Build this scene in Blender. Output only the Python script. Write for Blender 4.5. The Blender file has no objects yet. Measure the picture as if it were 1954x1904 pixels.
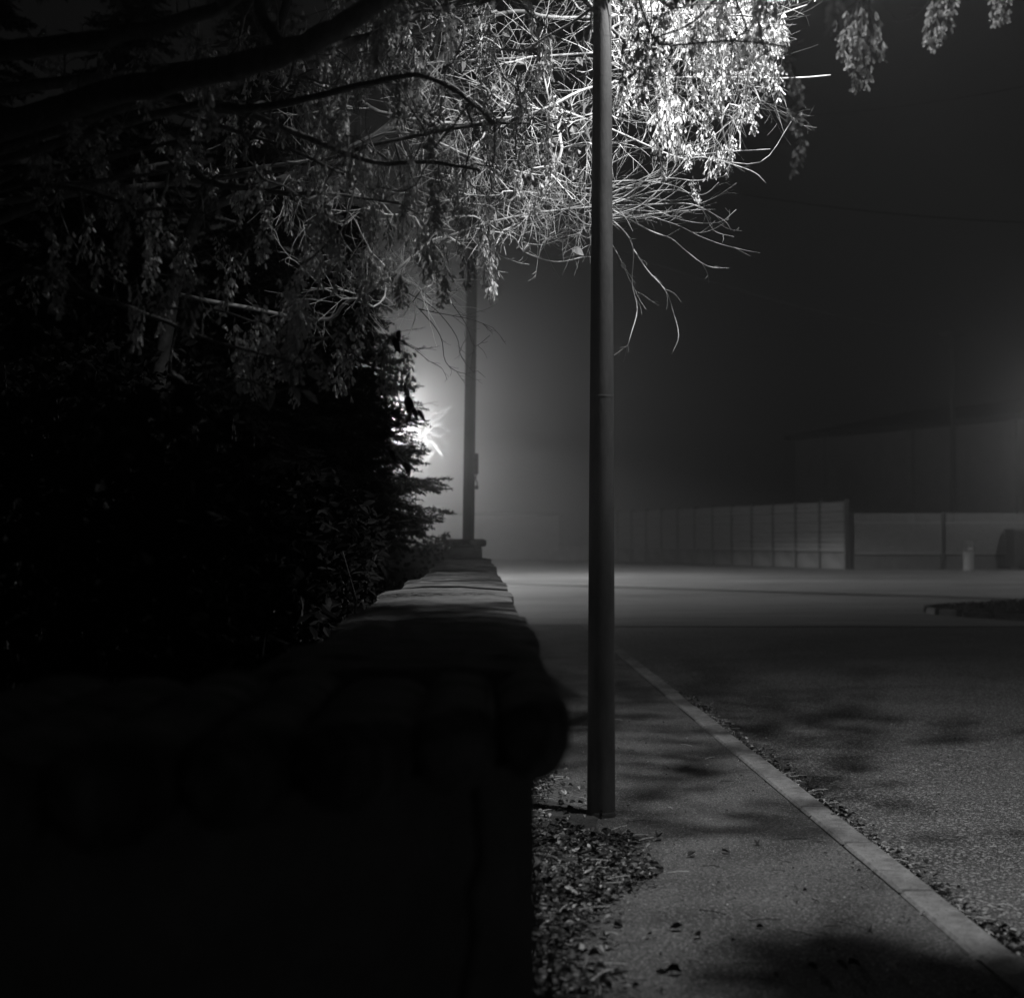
import bpy, math, random
import numpy as np
from mathutils import Vector, Matrix

random.seed(7)
rng = np.random.default_rng(7)
R = math.radians
scene = bpy.context.scene
COL = scene.collection

# ------------------------------------------------------------------ camera
H = 1.45                                  # eye height
YAW, PITCH, FPX = R(1.252), R(1.58), 2791.0   # FPX: focal length in units of a 1954-wide picture
cam = bpy.data.cameras.new('camera')
cam.sensor_width = 56.0
cam.lens = 80.0
cam.clip_start = 0.05
cam.clip_end = 600
cam.dof.use_dof = True
cam.dof.focus_distance = 9.0
cam.dof.aperture_fstop = 3.4
camo = bpy.data.objects.new('camera', cam)
COL.objects.link(camo)
camo.location = (0, 0, H)
camo.rotation_euler = (R(90) + PITCH, 0, -YAW)
scene.camera = camo

# ------------------------------------------------------------------ world, exposure
world = bpy.data.worlds.new('World')
scene.world = world
world.use_nodes = True
bgn = world.node_tree.nodes['Background']
bgn.inputs[0].default_value = (1, 1, 1, 1)
bgn.inputs[1].default_value = 0.003       # night fog glow of the town
vs = scene.view_settings
vs.view_transform = 'Standard'
vs.look = 'None'
vs.exposure = 0.0
vs.gamma = 1.0
vs.use_curve_mapping = False
cy = scene.cycles
cy.max_bounces = 3
cy.diffuse_bounces = 2
cy.glossy_bounces = 2
cy.transmission_bounces = 2
cy.volume_bounces = 0
cy.caustics_reflective = False
cy.caustics_refractive = False
cy.use_denoising = True
cy.sample_clamp_indirect = 2.0

NEAR_LAMP = (1.30, 7.45, 6.0)
LAMP_POWER = 880.0
LEFT_LAMP = None
LEFT_POWER, LEFT_GLOW = 9500.0, 2600.0
RIGHT_POWER, RIGHT_GLOW = 450.0, 330.0
HAZE_DENSITY = 0.0052
HAZE_ANISO = 0.905

# ------------------------------------------------------------------ helpers
_F = Vector((math.sin(YAW) * math.cos(PITCH), math.cos(YAW) * math.cos(PITCH), math.sin(PITCH)))
_R = Vector((math.cos(YAW), -math.sin(YAW), 0))
_U = _R.cross(_F)


def at(x, y, depth):
    """world point seen at picture position x, y (1954 wide) at a depth in metres"""
    return Vector((0, 0, H)) + (_F + _R * ((x - 977) / FPX) + _U * ((952 - y) / FPX)) * depth


def on_ground(x, y, z=0.0):
    d = _F + _R * ((x - 977) / FPX) + _U * ((952 - y) / FPX)
    t = (z - H) / d.z
    return Vector((0, 0, H)) + d * t


def tag(o, label=None, cat=None, group=None, kind=None):
    if label: o['label'] = label
    if cat: o['category'] = cat
    if group: o['group'] = group
    if kind: o['kind'] = kind
    return o


def empty(name, loc=(0, 0, 0), rz=0.0, parent=None):
    o = bpy.data.objects.new(name, None)
    o.empty_display_size = 0.2
    COL.objects.link(o)
    o.location = loc
    o.rotation_euler = (0, 0, rz)
    if parent: o.parent = parent
    return o


class MB:
    """collects geometry that becomes one mesh"""
    def __init__(self):
        self.v = []; self.f = []; self.m = []; self.mi = 0

    def add(self, vs, fs):
        n = len(self.v)
        self.v.extend([tuple(p) for p in vs])
        for f in fs:
            self.f.append(tuple(i + n for i in f))
            self.m.append(self.mi)

    def box(self, x0, x1, y0, y1, z0, z1, mat=None):
        vs = [(x, y, z) for z in (z0, z1) for y in (y0, y1) for x in (x0, x1)]
        if mat is not None: vs = [mat @ Vector(p) for p in vs]
        self.add(vs, [(0, 2, 3, 1), (4, 5, 7, 6), (0, 1, 5, 4), (1, 3, 7, 5), (3, 2, 6, 7), (2, 0, 4, 6)])

    def cbox(self, x0, x1, y0, y1, z0, z1, c, jit=0.0, mat=None):
        """box with chamfered edges; jit roughens its corners"""
        def ring(z, i):
            a = c if i else 0
            k = [(x0 + c + a, y0 + a), (x1 - c - a, y0 + a), (x1 - a, y0 + c + a), (x1 - a, y1 - c - a),
                 (x1 - c - a, y1 - a), (x0 + c + a, y1 - a), (x0 + a, y1 - c - a), (x0 + a, y0 + c + a)]
            return [(p[0], p[1], z) for p in k]
        vs = ring(z0, 1) + ring(z0 + c, 0) + ring(z1 - c, 0) + ring(z1, 1)
        if jit:
            vs = [(p[0] + random.uniform(-jit, jit), p[1] + random.uniform(-jit, jit), p[2] + random.uniform(-jit, jit)) for p in vs]
        if mat is not None: vs = [mat @ Vector(p) for p in vs]
        fs = [tuple(range(7, -1, -1)), tuple(range(24, 32))]
        for k in range(3):
            for i in range(8):
                j = (i + 1) % 8
                fs.append((k * 8 + i, k * 8 + j, k * 8 + 8 + j, k * 8 + 8 + i))
        self.add(vs, fs)

    def tube(self, pts, rad, sides=6, cap=True):
        pts = [Vector(p) for p in pts]
        n = len(pts)
        if n < 2: return
        if not hasattr(rad, '__len__'): rad = [rad] * n
        t0 = (pts[1] - pts[0]).normalized()
        ref = Vector((0, 0, 1)) if abs(t0.z) < 0.9 else Vector((1, 0, 0))
        a = t0.cross(ref).normalized()
        vs = []
        for i in range(n):
            t = (pts[min(i + 1, n - 1)] - pts[max(i - 1, 0)])
            if t.length < 1e-9: t = t0
            t.normalize()
            a = a - t * a.dot(t)
            if a.length < 1e-6: a = t.orthogonal()
            a.normalize()
            b = t.cross(a)
            for s in range(sides):
                w = 2 * math.pi * s / sides
                vs.append(pts[i] + (a * math.cos(w) + b * math.sin(w)) * rad[i])
        fs = []
        for i in range(n - 1):
            for s in range(sides):
                q = (s + 1) % sides
                fs.append((i * sides + s, i * sides + q, (i + 1) * sides + q, (i + 1) * sides + s))
        if cap:
            fs.append(tuple(range(sides - 1, -1, -1)))
            fs.append(tuple((n - 1) * sides + s for s in range(sides)))
        self.add(vs, fs)

    def lathe(self, prof, c=(0, 0, 0), sides=24):
        """prof: (radius, z) from the bottom up"""
        vs = []
        for r, z in prof:
            for s in range(sides):
                w = 2 * math.pi * s / sides
                vs.append((c[0] + r * math.cos(w), c[1] + r * math.sin(w), c[2] + z))
        fs = []
        n = len(prof)
        for i in range(n - 1):
            for s in range(sides):
                q = (s + 1) % sides
                fs.append((i * sides + s, i * sides + q, (i + 1) * sides + q, (i + 1) * sides + s))
        k = len(vs)
        vs += vs[:sides] + vs[(n - 1) * sides:n * sides]
        fs.append(tuple(range(k + sides - 1, k - 1, -1)))
        fs.append(tuple(range(k + sides, k + 2 * sides)))
        self.add(vs, fs)

    def leaf(self, p, d, n, L, W, curl=0.15, tip=0.0):
        """a folded, pointed leaf from p along d, facing n"""
        d = d.normalized()
        s = d.cross(n)
        if s.length < 1e-5: s = d.orthogonal()
        s.normalize()
        n = s.cross(d)
        up = n * (W * curl)
        vs = [p, p + d * L * .3 + s * W * .42 + up, p + d * L * .3 - s * W * .42 + up, p + d * L * .35,
              p + d * L * .66 + s * W * .38 + up - n * L * tip * .4, p + d * L * .66 - s * W * .38 + up - n * L * tip * .4,
              p + d * L * .68 - n * L * tip * .4, p + d * L - n * L * tip]
        self.add(vs, [(0, 3, 1), (0, 2, 3), (3, 6, 4, 1), (2, 5, 6, 3), (6, 7, 4), (5, 7, 6)])

    def build(self, name, mats, parent=None, smooth=False, kind=None):
        me = bpy.data.meshes.new(name)
        me.from_pydata(self.v, [], self.f)
        if not isinstance(mats, (list, tuple)): mats = [mats]
        for m in mats: me.materials.append(m)
        if len(mats) > 1: me.polygons.foreach_set('material_index', self.m)
        if smooth: me.polygons.foreach_set('use_smooth', [True] * len(me.polygons))
        me.update()
        o = bpy.data.objects.new(name, me)
        COL.objects.link(o)
        if parent: o.parent = parent
        if kind: o['kind'] = kind
        return o


def dup(o, loc, rot=None, scale=None, parent=None):
    c = o.copy()
    COL.objects.link(c)
    c.location = loc
    if rot is not None: c.rotation_euler = rot
    if scale is not None: c.scale = scale if hasattr(scale, '__len__') else (scale,) * 3
    c.parent = parent
    return c


# ------------------------------------------------------------------ materials (all neutral: black and white film)
def mat(name, lo, hi, rough=.8, scale=8.0, detail=6.0, bump=0.0, bscale=None, spec=.3, stretch=None, translucent=0.0,
        speck=None, metal=0.0, emit=0.0, blotch=None):
    m = bpy.data.materials.new(name)
    m.use_nodes = True
    nt = m.node_tree; N = nt.nodes; L = nt.links
    b = N['Principled BSDF']
    b.inputs['Roughness'].default_value = rough
    b.inputs['Specular IOR Level'].default_value = spec
    b.inputs['Metallic'].default_value = metal
    tc = N.new('ShaderNodeTexCoord')
    src = tc.outputs['Object']
    if stretch:
        mp = N.new('ShaderNodeMapping'); mp.inputs['Scale'].default_value = stretch
        L.new(src, mp.inputs['Vector']); src = mp.outputs['Vector']
    nz = N.new('ShaderNodeTexNoise')
    nz.inputs['Scale'].default_value = scale; nz.inputs['Detail'].default_value = detail; nz.inputs['Roughness'].default_value = .65
    L.new(src, nz.inputs['Vector'])
    cr = N.new('ShaderNodeValToRGB')
    cr.color_ramp.elements[0].position = .32; cr.color_ramp.elements[1].position = .68
    cr.color_ramp.elements[0].color = (lo, lo, lo, 1); cr.color_ramp.elements[1].color = (hi, hi, hi, 1)
    L.new(nz.outputs['Fac'], cr.inputs['Fac'])
    out = cr.outputs['Color']
    if blotch:                                 # (scale, dark factor): large worn or damp areas
        n2 = N.new('ShaderNodeTexNoise'); n2.inputs['Scale'].default_value = blotch[0]; n2.inputs['Detail'].default_value = 5
        L.new(src, n2.inputs['Vector'])
        c2 = N.new('ShaderNodeValToRGB')
        c2.color_ramp.elements[0].position = .35; c2.color_ramp.elements[1].position = .62
        k = blotch[1]
        c2.color_ramp.elements[0].color = (k, k, k, 1); c2.color_ramp.elements[1].color = (1, 1, 1, 1)
        L.new(n2.outputs['Fac'], c2.inputs['Fac'])
        mx = N.new('ShaderNodeMix'); mx.data_type = 'RGBA'; mx.blend_type = 'MULTIPLY'; mx.inputs['Factor'].default_value = 1
        L.new(out, mx.inputs['A']); L.new(c2.outputs['Color'], mx.inputs['B']); out = mx.outputs['Result']
    if speck:                                  # list of (scale, threshold, value): pale or dark stones set in the surface
        for sc_, th, val in speck:
            vo = N.new('ShaderNodeTexVoronoi'); vo.inputs['Scale'].default_value = sc_
            L.new(src, vo.inputs['Vector'])
            sp = N.new('ShaderNodeSeparateColor'); L.new(vo.outputs['Color'], sp.inputs['Color'])
            gt = N.new('ShaderNodeMath'); gt.operation = 'GREATER_THAN'; gt.inputs[1].default_value = th
            L.new(sp.outputs['Red'], gt.inputs[0])
            mx = N.new('ShaderNodeMix'); mx.data_type = 'RGBA'
            L.new(gt.outputs[0], mx.inputs['Factor']); L.new(out, mx.inputs['A'])
            mx.inputs['B'].default_value = (val, val, val, 1)
            out = mx.outputs['Result']
    L.new(out, b.inputs['Base Color'])
    if bump:
        nb = N.new('ShaderNodeTexNoise')
        nb.inputs['Scale'].default_value = bscale or scale * 4; nb.inputs['Detail'].default_value = 4
        L.new(src, nb.inputs['Vector'])
        bp = N.new('ShaderNodeBump'); bp.inputs['Strength'].default_value = 1.0; bp.inputs['Distance'].default_value = bump
        L.new(nb.outputs['Fac'], bp.inputs['Height'])
        L.new(bp.outputs['Normal'], b.inputs['Normal'])
    if translucent:
        tr = N.new('ShaderNodeBsdfTranslucent'); L.new(out, tr.inputs['Color'])
        ms = N.new('ShaderNodeMixShader'); ms.inputs[0].default_value = translucent
        L.new(b.outputs[0], ms.inputs[1]); L.new(tr.outputs[0], ms.inputs[2])
        L.new(ms.outputs[0], N['Material Output'].inputs['Surface'])
    if emit:
        b.inputs['Emission Color'].default_value = (1, 1, 1, 1); b.inputs['Emission Strength'].default_value = emit
    return m


M = {}
M['pavement'] = mat('pavement_asphalt', .07, .23, .85, 55, 9, .012, 110, .25, speck=[(170, .90, .36), (120, .90, .04)], blotch=(1.9, .5))
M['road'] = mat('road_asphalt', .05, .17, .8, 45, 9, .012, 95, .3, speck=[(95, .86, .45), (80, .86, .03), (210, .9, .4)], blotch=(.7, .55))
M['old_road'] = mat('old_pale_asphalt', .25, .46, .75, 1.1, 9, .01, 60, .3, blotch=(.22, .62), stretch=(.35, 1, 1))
M['kerb'] = mat('kerb_concrete', .20, .40, .9, 14, 9, .004, 110, .15, blotch=(2.2, .62), speck=[(160, .93, .12)])
M['soil'] = mat('soil', .04, .10, .95, 6, 8, .03, 30, .1)
M['stone'] = mat('coping_stone', .10, .38, .85, 12, 9, .02, 40, .2, stretch=(1, 3.5, 1), blotch=(4, .45))
M['plaster'] = mat('wall_plaster', .22, .32, .9, 10, 8, .006, 60, .2)
M['pole'] = mat('weathered_steel', .08, .17, .6, 9, 8, .0012, 120, .35, stretch=(1, 1, .22), blotch=(5, .6))
M['dark_metal'] = mat('dark_metal', .05, .08, .5, 10, 4, 0, None, .4)
M['wood_pole'] = mat('wood_pole', .04, .08, .85, 20, 6, .004, 60, .2, stretch=(1, 1, .06))
M['bark'] = mat('maple_bark', .12, .24, .9, 30, 6, .004, 90, .2, stretch=(1, 1, .4))
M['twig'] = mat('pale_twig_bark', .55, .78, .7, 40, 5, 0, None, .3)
M['maple_twig'] = mat('maple_twig_bark', .16, .30, .8, 40, 5, 0, None, .3)
M['seed'] = mat('dry_seed_wing', .5, .8, .6, 60, 4, 0, None, .3, translucent=.2)
M['shade_toned_twig'] = mat('shade_toned_twig_bark', .03, .07, .8, 40, 4)  # darkness of shaded and backlit wood put into the bark colour
M['stalk'] = mat('seed_stalk', .25, .35, .8, 30, 3)
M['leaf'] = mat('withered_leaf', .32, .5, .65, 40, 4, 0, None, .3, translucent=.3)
M['needle'] = mat('spruce_needle', .02, .045, .8, 10, 3, 0, None, .1)
M['laurel'] = mat('evergreen_leaf', .012, .03, .75, 10, 3, 0, None, .1)
M['conc'] = mat('concrete', .22, .32, .9, 3, 8, .004, 40, .2, blotch=(1.2, .7))
M['panel'] = mat('barrier_panel', .30, .40, .8, 2, 8, .003, 40, .2, stretch=(.3, .3, 2))
M['picket'] = mat('fence_picket', .28, .38, .7, 5, 4)
M['screen'] = mat('fence_screen', .10, .15, .85, 4, 5)
M['hall'] = mat('hall_render', .17, .23, .9, 1, 8, .004, 20, .2)
M['roof'] = mat('hall_roof', .03, .05, .8, 2, 5)
M['white'] = mat('white_paint', .6, .75, .5, 8, 5, 0, None, .4)
M['litter_pale'] = mat('pale_litter', .5, .8, .8, 50, 4, translucent=.15)
M['litter_mid'] = mat('mid_litter', .12, .25, .85, 50, 4)
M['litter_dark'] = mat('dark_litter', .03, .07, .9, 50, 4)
M['lens'] = mat('lamp_lens', .8, .8, .4, emit=4.0)
M['weed'] = mat('weed_leaf', .09, .20, .7, 20, 4)
M['crack'] = mat('tar_seam', .02, .04, .7, 20, 4)


# ------------------------------------------------------------------ the setting
def sheet(name, pts, z, m, kind='structure', sub=None):
    b = MB()
    b.add([(p[0], p[1], z) for p in pts], [tuple(range(len(pts)))])
    return tag(b.build(name, m), kind=kind)


KX0 = 1.722      # inner edge of the kerb
KX1 = 1.876      # its road edge
ROAD_Z = -0.07
CROSS = 25.4     # near edge of the crossing street
sheet('ground', [(-70, -12), (95, -12), (95, 185), (-70, 185)], -0.12, M['soil'])
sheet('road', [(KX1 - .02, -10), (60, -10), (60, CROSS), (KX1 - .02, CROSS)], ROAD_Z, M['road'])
# crossing street, pale worn asphalt, its near edge a little ragged
edge = []
for i in range(140):
    x = -30 + i * .8
    bend = -.018 * (x - 1.5) + (.25 * math.exp(-((x - .9) / 1.2) ** 2))
    edge.append((x, CROSS + bend + .05 * math.sin(i * 1.7) + random.uniform(-.03, .03)))
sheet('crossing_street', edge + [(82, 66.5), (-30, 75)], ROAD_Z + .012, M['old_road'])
# pavement along the wall
b = MB()
b.box(.06, KX0 - .011, -9, CROSS - .3, -.115, 0.0)
tag(b.build('pavement', M['pavement']), kind='structure')
# far pavement in front of the fences
fp = [(-30, 75.2), (9.0, 71.0), (18, 66.6), (32, 62.0), (82, 56), (82, 92), (-30, 105)]
b = MB()
n = len(fp)
b.add([(x, y, .0) for x, y in fp] + [(x, y - (2.2 if y < 80 else -.5), -.1) for x, y in fp],
      [tuple(range(n))] + [(i, (i + 1) % n + 0, (i + 1) % n + n, i + n) for i in range(n)])
tag(b.build('far_pavement', M['conc']), kind='structure')

# open earth round the lamp pole
b = MB()
nx, ny = 26, 60
vs = []
for j in range(ny + 1):
    y_ = 5.75 + 2.5 * j / ny
    w = .30 + .42 * math.exp(-((y_ - 6.5) / .55) ** 2) + .26 * math.exp(-((y_ - 7.6) / .45) ** 2) + .03 * math.sin(y_ * 9)
    for i in range(nx + 1):
        u = i / nx
        vs.append((.062 + w * u, y_, .004 + (.022 * math.sin(math.pi * min(1, u * 1.02)) + random.uniform(0, .012)) * (0 if u > .97 else 1) * math.sin(math.pi * j / ny) ** .5))
b.add(vs, [(j * (nx + 1) + i, j * (nx + 1) + i + 1, (j + 1) * (nx + 1) + i + 1, (j + 1) * (nx + 1) + i) for j in range(ny) for i in range(nx)])
tag(b.build('soil_patch', M['soil'], smooth=True), kind='structure')

# kerb: stones one metre long with open joints
kerb = tag(empty('kerb', (KX0, 0, 0)), kind='structure')
kb = MB(); kb.cbox(0, KX1 - KX0, .004, .946, -.2, .012, .012)
k0 = kb.build('kerb_stone', M['kerb'], kerb)
y = 1.27 - .95 * 3
for i in range(28):
    o = k0 if i == 0 else dup(k0, (0, 0, 0), parent=kerb)
    o.location = (random.uniform(-.004, .004), y, random.uniform(-.006, .006))
    o.rotation_euler = (random.uniform(-.004, .004), random.uniform(-.02, .02), random.uniform(-.004, .004))
    y += .95


# ------------------------------------------------------------------ lamps
def luminaire(name, root, p, rz, power, shield=False, glow=0):
    """a shallow bowl lamp head: housing, lens and the light under it"""
    h = MB()
    h.lathe([(.30, 0), (.31, .03), (.26, .10), (.16, .17), (.07, .21)], (0, 0, 0), 20)
    ho = h.build('lamp_head', M['dark_metal'], root, smooth=True)
    ho.location = p - Vector(root.location)
    l = MB()
    l.lathe([(.05, -.07), (.17, -.05), (.24, -.004)], (0, 0, 0), 20)
    lo = l.build('lens', M['lens'], ho, smooth=True)
    ld = bpy.data.lights.new(name + '_light', 'SPOT')      # the beam, cut off near the horizontal
    ld.energy = power
    ld.shadow_soft_size = .045
    ld.spot_size, ld.spot_blend = (R(165), .6) if shield else (R(162), .10)
    li = bpy.data.objects.new(name + '_light', ld)
    COL.objects.link(li)
    li.location = p + Vector((0, 0, -.16))
    if shield: li.rotation_euler = (0, R(-13), 0)
    if not shield:                                         # street optic: throws sideways, little straight down
        ld.use_nodes = True
        lt_ = ld.node_tree; em = lt_.nodes['Emission']
        ge = lt_.nodes.new('ShaderNodeNewGeometry'); sx_ = lt_.nodes.new('ShaderNodeSeparateXYZ')
        ab = lt_.nodes.new('ShaderNodeMath'); ab.operation = 'ABSOLUTE'
        mr = lt_.nodes.new('ShaderNodeMapRange')
        for k_, v_ in (('From Min', .24), ('From Max', .75), ('To Min', 1.0), ('To Max', .10)): mr.inputs[k_].default_value = v_
        lt_.links.new(ge.outputs['Incoming'], sx_.inputs[0]); lt_.links.new(sx_.outputs['Z'], ab.inputs[0])
        lt_.links.new(ab.outputs[0], mr.inputs['Value']); lt_.links.new(mr.outputs[0], em.inputs['Strength'])
    if glow:                                               # the bowl, glowing to all sides
        ld = bpy.data.lights.new(name + '_glow', 'POINT')
        ld.energy = glow
        ld.shadow_soft_size = .12
        li = bpy.data.objects.new(name + '_glow', ld)
        COL.objects.link(li)
        li.location = p + Vector((0, 0, -.22))
    return ho


def street_lamp(base, top_z, arm_to, r0, r1, power, label, lean=(0, 0), step=None, door=True, glow=0):
    root = empty('street_lamp', base)
    tag(root, label, 'street lamp', 'street lamps')
    b = MB()
    prof = []
    zs = step or top_z * .33
    n = 14
    for i in range(n + 1):
        z = zs * i / n
        prof.append((r0 + (r0 * .858 - r0) * (z / zs), z))
    low = MB(); low.lathe(prof, (0, 0, -.02), 28)
    lo = low.build('lower_pole', M['pole'], root, smooth=True)
    up = MB()
    rr = r0 * .855
    up.lathe([(rr, zs - .03), (rr, zs + .01), (rr, zs + .02)] + [(rr + (r1 - rr) * t, zs + (top_z - zs) * t) for t in np.linspace(.02, 1, 14)], (0, 0, 0), 28)
    uo = up.build('upper_pole', M['pole'], root, smooth=True)
    rot = Matrix.Rotation(lean[0], 3, 'Y') @ Matrix.Rotation(lean[1], 3, 'X')
    for o in (lo, uo): o.rotation_euler = rot.to_euler()
    tip = Vector(base) + rot @ Vector((0, 0, top_z))
    col = MB(); col.lathe([(r0 * .855, zs - .016), (r0 * .8605, zs - .012), (r0 * .8605, zs - .003), (r0 * .854, zs + .001)], (0, 0, 0), 28)
    co = col.build('collar', M['pole'], root, smooth=True); co.rotation_euler = rot.to_euler()
    e = Vector(arm_to)
    a = MB()
    mid = tip.lerp(e, .4) + Vector((0, 0, .22))
    pts = [tip - Vector((0, 0, .25)), tip + Vector((0, 0, .02)), mid, e + Vector((0, 0, .20))]
    a.tube([p - Vector(base) for p in smooth(pts, 5)], r1 * .8, 12)
    a.build('arm', M['pole'], root, smooth=True)
    if door:
        cuff = MB(); cuff.lathe([(r0 + .004, -.01), (r0 + .004, .02), (r0 + .001, .026)], (0, 0, 0), 28)
        cuff.build('base_cuff', M['dark_metal'], root, smooth=True)
    luminaire('street_lamp', root, e, 0, power, door, glow)
    return root


def smooth(pts, k=4):
    """Catmull-Rom through pts"""
    pts = [Vector(p) for p in pts]
    if len(pts) < 3:
        return [pts[0].lerp(pts[-1], i / k) for i in range(k + 1)]
    P = [pts[0] * 2 - pts[1]] + pts + [pts[-1] * 2 - pts[-2]]
    out = []
    for i in range(1, len(P) - 2):
        a, b_, c, d = P[i - 1], P[i], P[i + 1], P[i + 2]
        for j in range(k):
            t = j / k
            out.append(.5 * ((2 * b_) + (c - a) * t + (2 * a - 5 * b_ + 4 * c - d) * t * t + (3 * b_ - a - 3 * c + d) * t ** 3))
    out.append(pts[-1])
    return out


pb = on_ground(1147, 1556)
street_lamp(tuple(pb), 6.0, NEAR_LAMP, .0745, .036, LAMP_POWER,
            'dark tapering steel lamp pole standing in the pavement beside the kerb', lean=(R(.18), 0), step=2.21)
LL = at(752, 790, 57)
street_lamp((LL.x - 1.1, LL.y + .3, 0), LL.z, tuple(LL), .08, .04, LEFT_POWER,
            'hazy far street lamp glowing behind the right edge of the spruce', door=False, glow=LEFT_GLOW)
RL = at(2075, 800, 64)
street_lamp((RL.x + 1.2, RL.y + .4, 0), RL.z, tuple(RL), .08, .04, RIGHT_POWER,
            'street lamp whose glow comes in beside the dark container', door=False, glow=RIGHT_GLOW)

# ------------------------------------------------------------------ utility poles and wires
ub = Vector((-.21, 24.0, 0))
up = empty('utility_pole', ub)
tag(up, 'round utility pole with a small box behind the wall end', 'utility pole', 'utility poles')
b = MB(); lean = .0125
b.tube([(0 + lean * z, 0, z) for z in (0, 2.5, 5, 7.5, 10.4)], [.101, .096, .09, .083, .075], 18)
b.build('pole', M['wood_pole'], up, smooth=True)
b = MB()
bz = H + (1029 - 885) * 24 / FPX
b.cbox(.115, .185, -.08, .07, bz - .17, bz + .17, .012)
jb = b.build('junction_box', M['dark_metal'], up)
b = MB()
b.tube(smooth([(.15, -.02, bz - .17), (.14, -.02, bz - .25), (.165, -.03, bz - .32), (.15, -.03, bz - .37)], 4), .012, 6)
b.lathe([(.02, bz - .42), (.03, bz - .40), (.03, bz - .37), (.012, bz - .35)], (.155, -.03, 0), 8)
b.build('hanging_cable', M['dark_metal'], jb)
b = MB()
b.tube([(.105 + .008 * i / 8, -.06, bz - .2 + i * .6) for i in range(9)], .014, 6)
b.build('cable_conduit', M['dark_metal'], up)
mb_ = at(1820, 1060, 78)
up2 = empty('utility_pole', (mb_.x, mb_.y, 0))
tag(up2, 'thin faint mast rising in the fog above the hall roof', 'utility pole', 'utility poles')
mz = at(1820, 622, 78).z
b = MB(); b.tube([(0, 0, 0), (0, 0, mz * .5), (0, 0, mz)], [.16, .13, .1], 12)
b.build('pole', M['wood_pole'], up2, smooth=True)
b = MB(); b.cbox(-.7, .7, -.06, .06, mz - .5, mz - .36, .02); b.build('cross_arm', M['wood_pole'], up2)
for (a, c, sag, lab) in ((at(1330, 228, 29), at(2120, 128, 27), .25, 'upper overhead wire crossing the dark sky, rising to one side'),
                         (at(1300, 352, 29), at(2120, 428, 30), .2, 'middle overhead wire crossing the dark sky, almost level'),
                         (at(1150, 470, 42), at(1820, 634, 78), .5, 'lower overhead wire slanting down to the faint mast')):
    b = MB()
    b.tube([a.lerp(c, t) - Vector((0, 0, sag * 4 * t * (1 - t))) for t in np.linspace(0, 1, 24)], .014, 5)
    tag(b.build('overhead_wire', M['dark_metal']), lab, 'wire', 'overhead wires')

# ------------------------------------------------------------------ garden wall with stone coping
ZT = 1.183
PIER_Y = 20.6
wall = tag(empty('garden_wall', (0, 2.5, 0)), 'low garden wall topped with uneven dark coping stones, ending at a pier', 'wall')
W0 = Vector((0, 2.5, 0))


def wb(build, name, m, **k):
    build.v = [(x, y - 2.5, z) for x, y, z in build.v]
    return build.build(name, m, wall, **k)


b = MB()
vs = []
for (x0, x1, y) in ((-.40, .095, None), ):
    pass
ya, yb = 2.52, 2.12           # the end face is skewed: its far-left corner stands nearer
b.add([(.095, ya, -.1), (-.43, yb, -.1), (-.43, PIER_Y, -.1), (.095, PIER_Y, -.1),
       (.095, ya, 1.07), (-.43, yb, 1.07), (-.43, PIER_Y, 1.07), (.095, PIER_Y, 1.07)],
      [(0, 1, 5, 4), (1, 2, 6, 5), (2, 3, 7, 6), (3, 0, 4, 7), (4, 5, 6, 7), (3, 2, 1, 0)])
wb(b, 'wall_body', M['plaster'])
b = MB()
b.add([(-.425, 2.119, -.1), (-.95, 1.719, -.1), (-.95, 2.1, -.1), (-.425, 2.5, -.1), (-.425, 2.119, 1.068), (-.95, 1.719, 1.068), (-.95, 2.1, 1.068), (-.425, 2.5, 1.068)],
      [(0, 1, 5, 4), (1, 2, 6, 5), (2, 3, 7, 6), (3, 0, 4, 7), (4, 5, 6, 7), (3, 2, 1, 0)])
wb(b, 'return_wall', M['plaster'])
# rounded stones over the skewed near end
xe = [.155, .03, -.10, -.27, -.41, -.56, -.72, -.90]
for i in range(7):
    xa, xb = xe[i + 1] + .004, xe[i] - .004
    b = MB()
    n, mseg = 8, 6
    yy = lambda x: 2.44 + (x - .155) * (.47 / .6)
    top, bot = [], []
    vs, fs = [], []
    for j in range(n + 1):
        u = j / n
        x = xa + (xb - xa) * u
        k = math.sin(math.pi * u) ** .55
        zb = 1.105 - .05 * k - (.004 * i)
        y0 = yy(x) - .015 * k
        yend = 2.9 + .04 * math.sin(i * 2.1)
        zt_ = ZT + .004 * math.sin(i * 1.9 + u * 2) - .022 * (1 - k)
        sec = [(y0 + .02, zb), (y0, zb + .03), (y0, zt_ - .035), (y0 + .035, zt_), (yend, zt_ + .004), (yend, zb)]
        vs += [(x, a, c) for a, c in sec]
    for j in range(n):
        for s in range(6):
            q = (s + 1) % 6
            fs.append((j * 6 + s, j * 6 + q, (j + 1) * 6 + q, (j + 1) * 6 + s))
    fs += [tuple(range(5, -1, -1)), tuple(n * 6 + s for s in range(6))]
    b.add(vs, fs)
    wb(b, 'coping_stone', M['stone'], smooth=False)
y = 2.96
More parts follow.
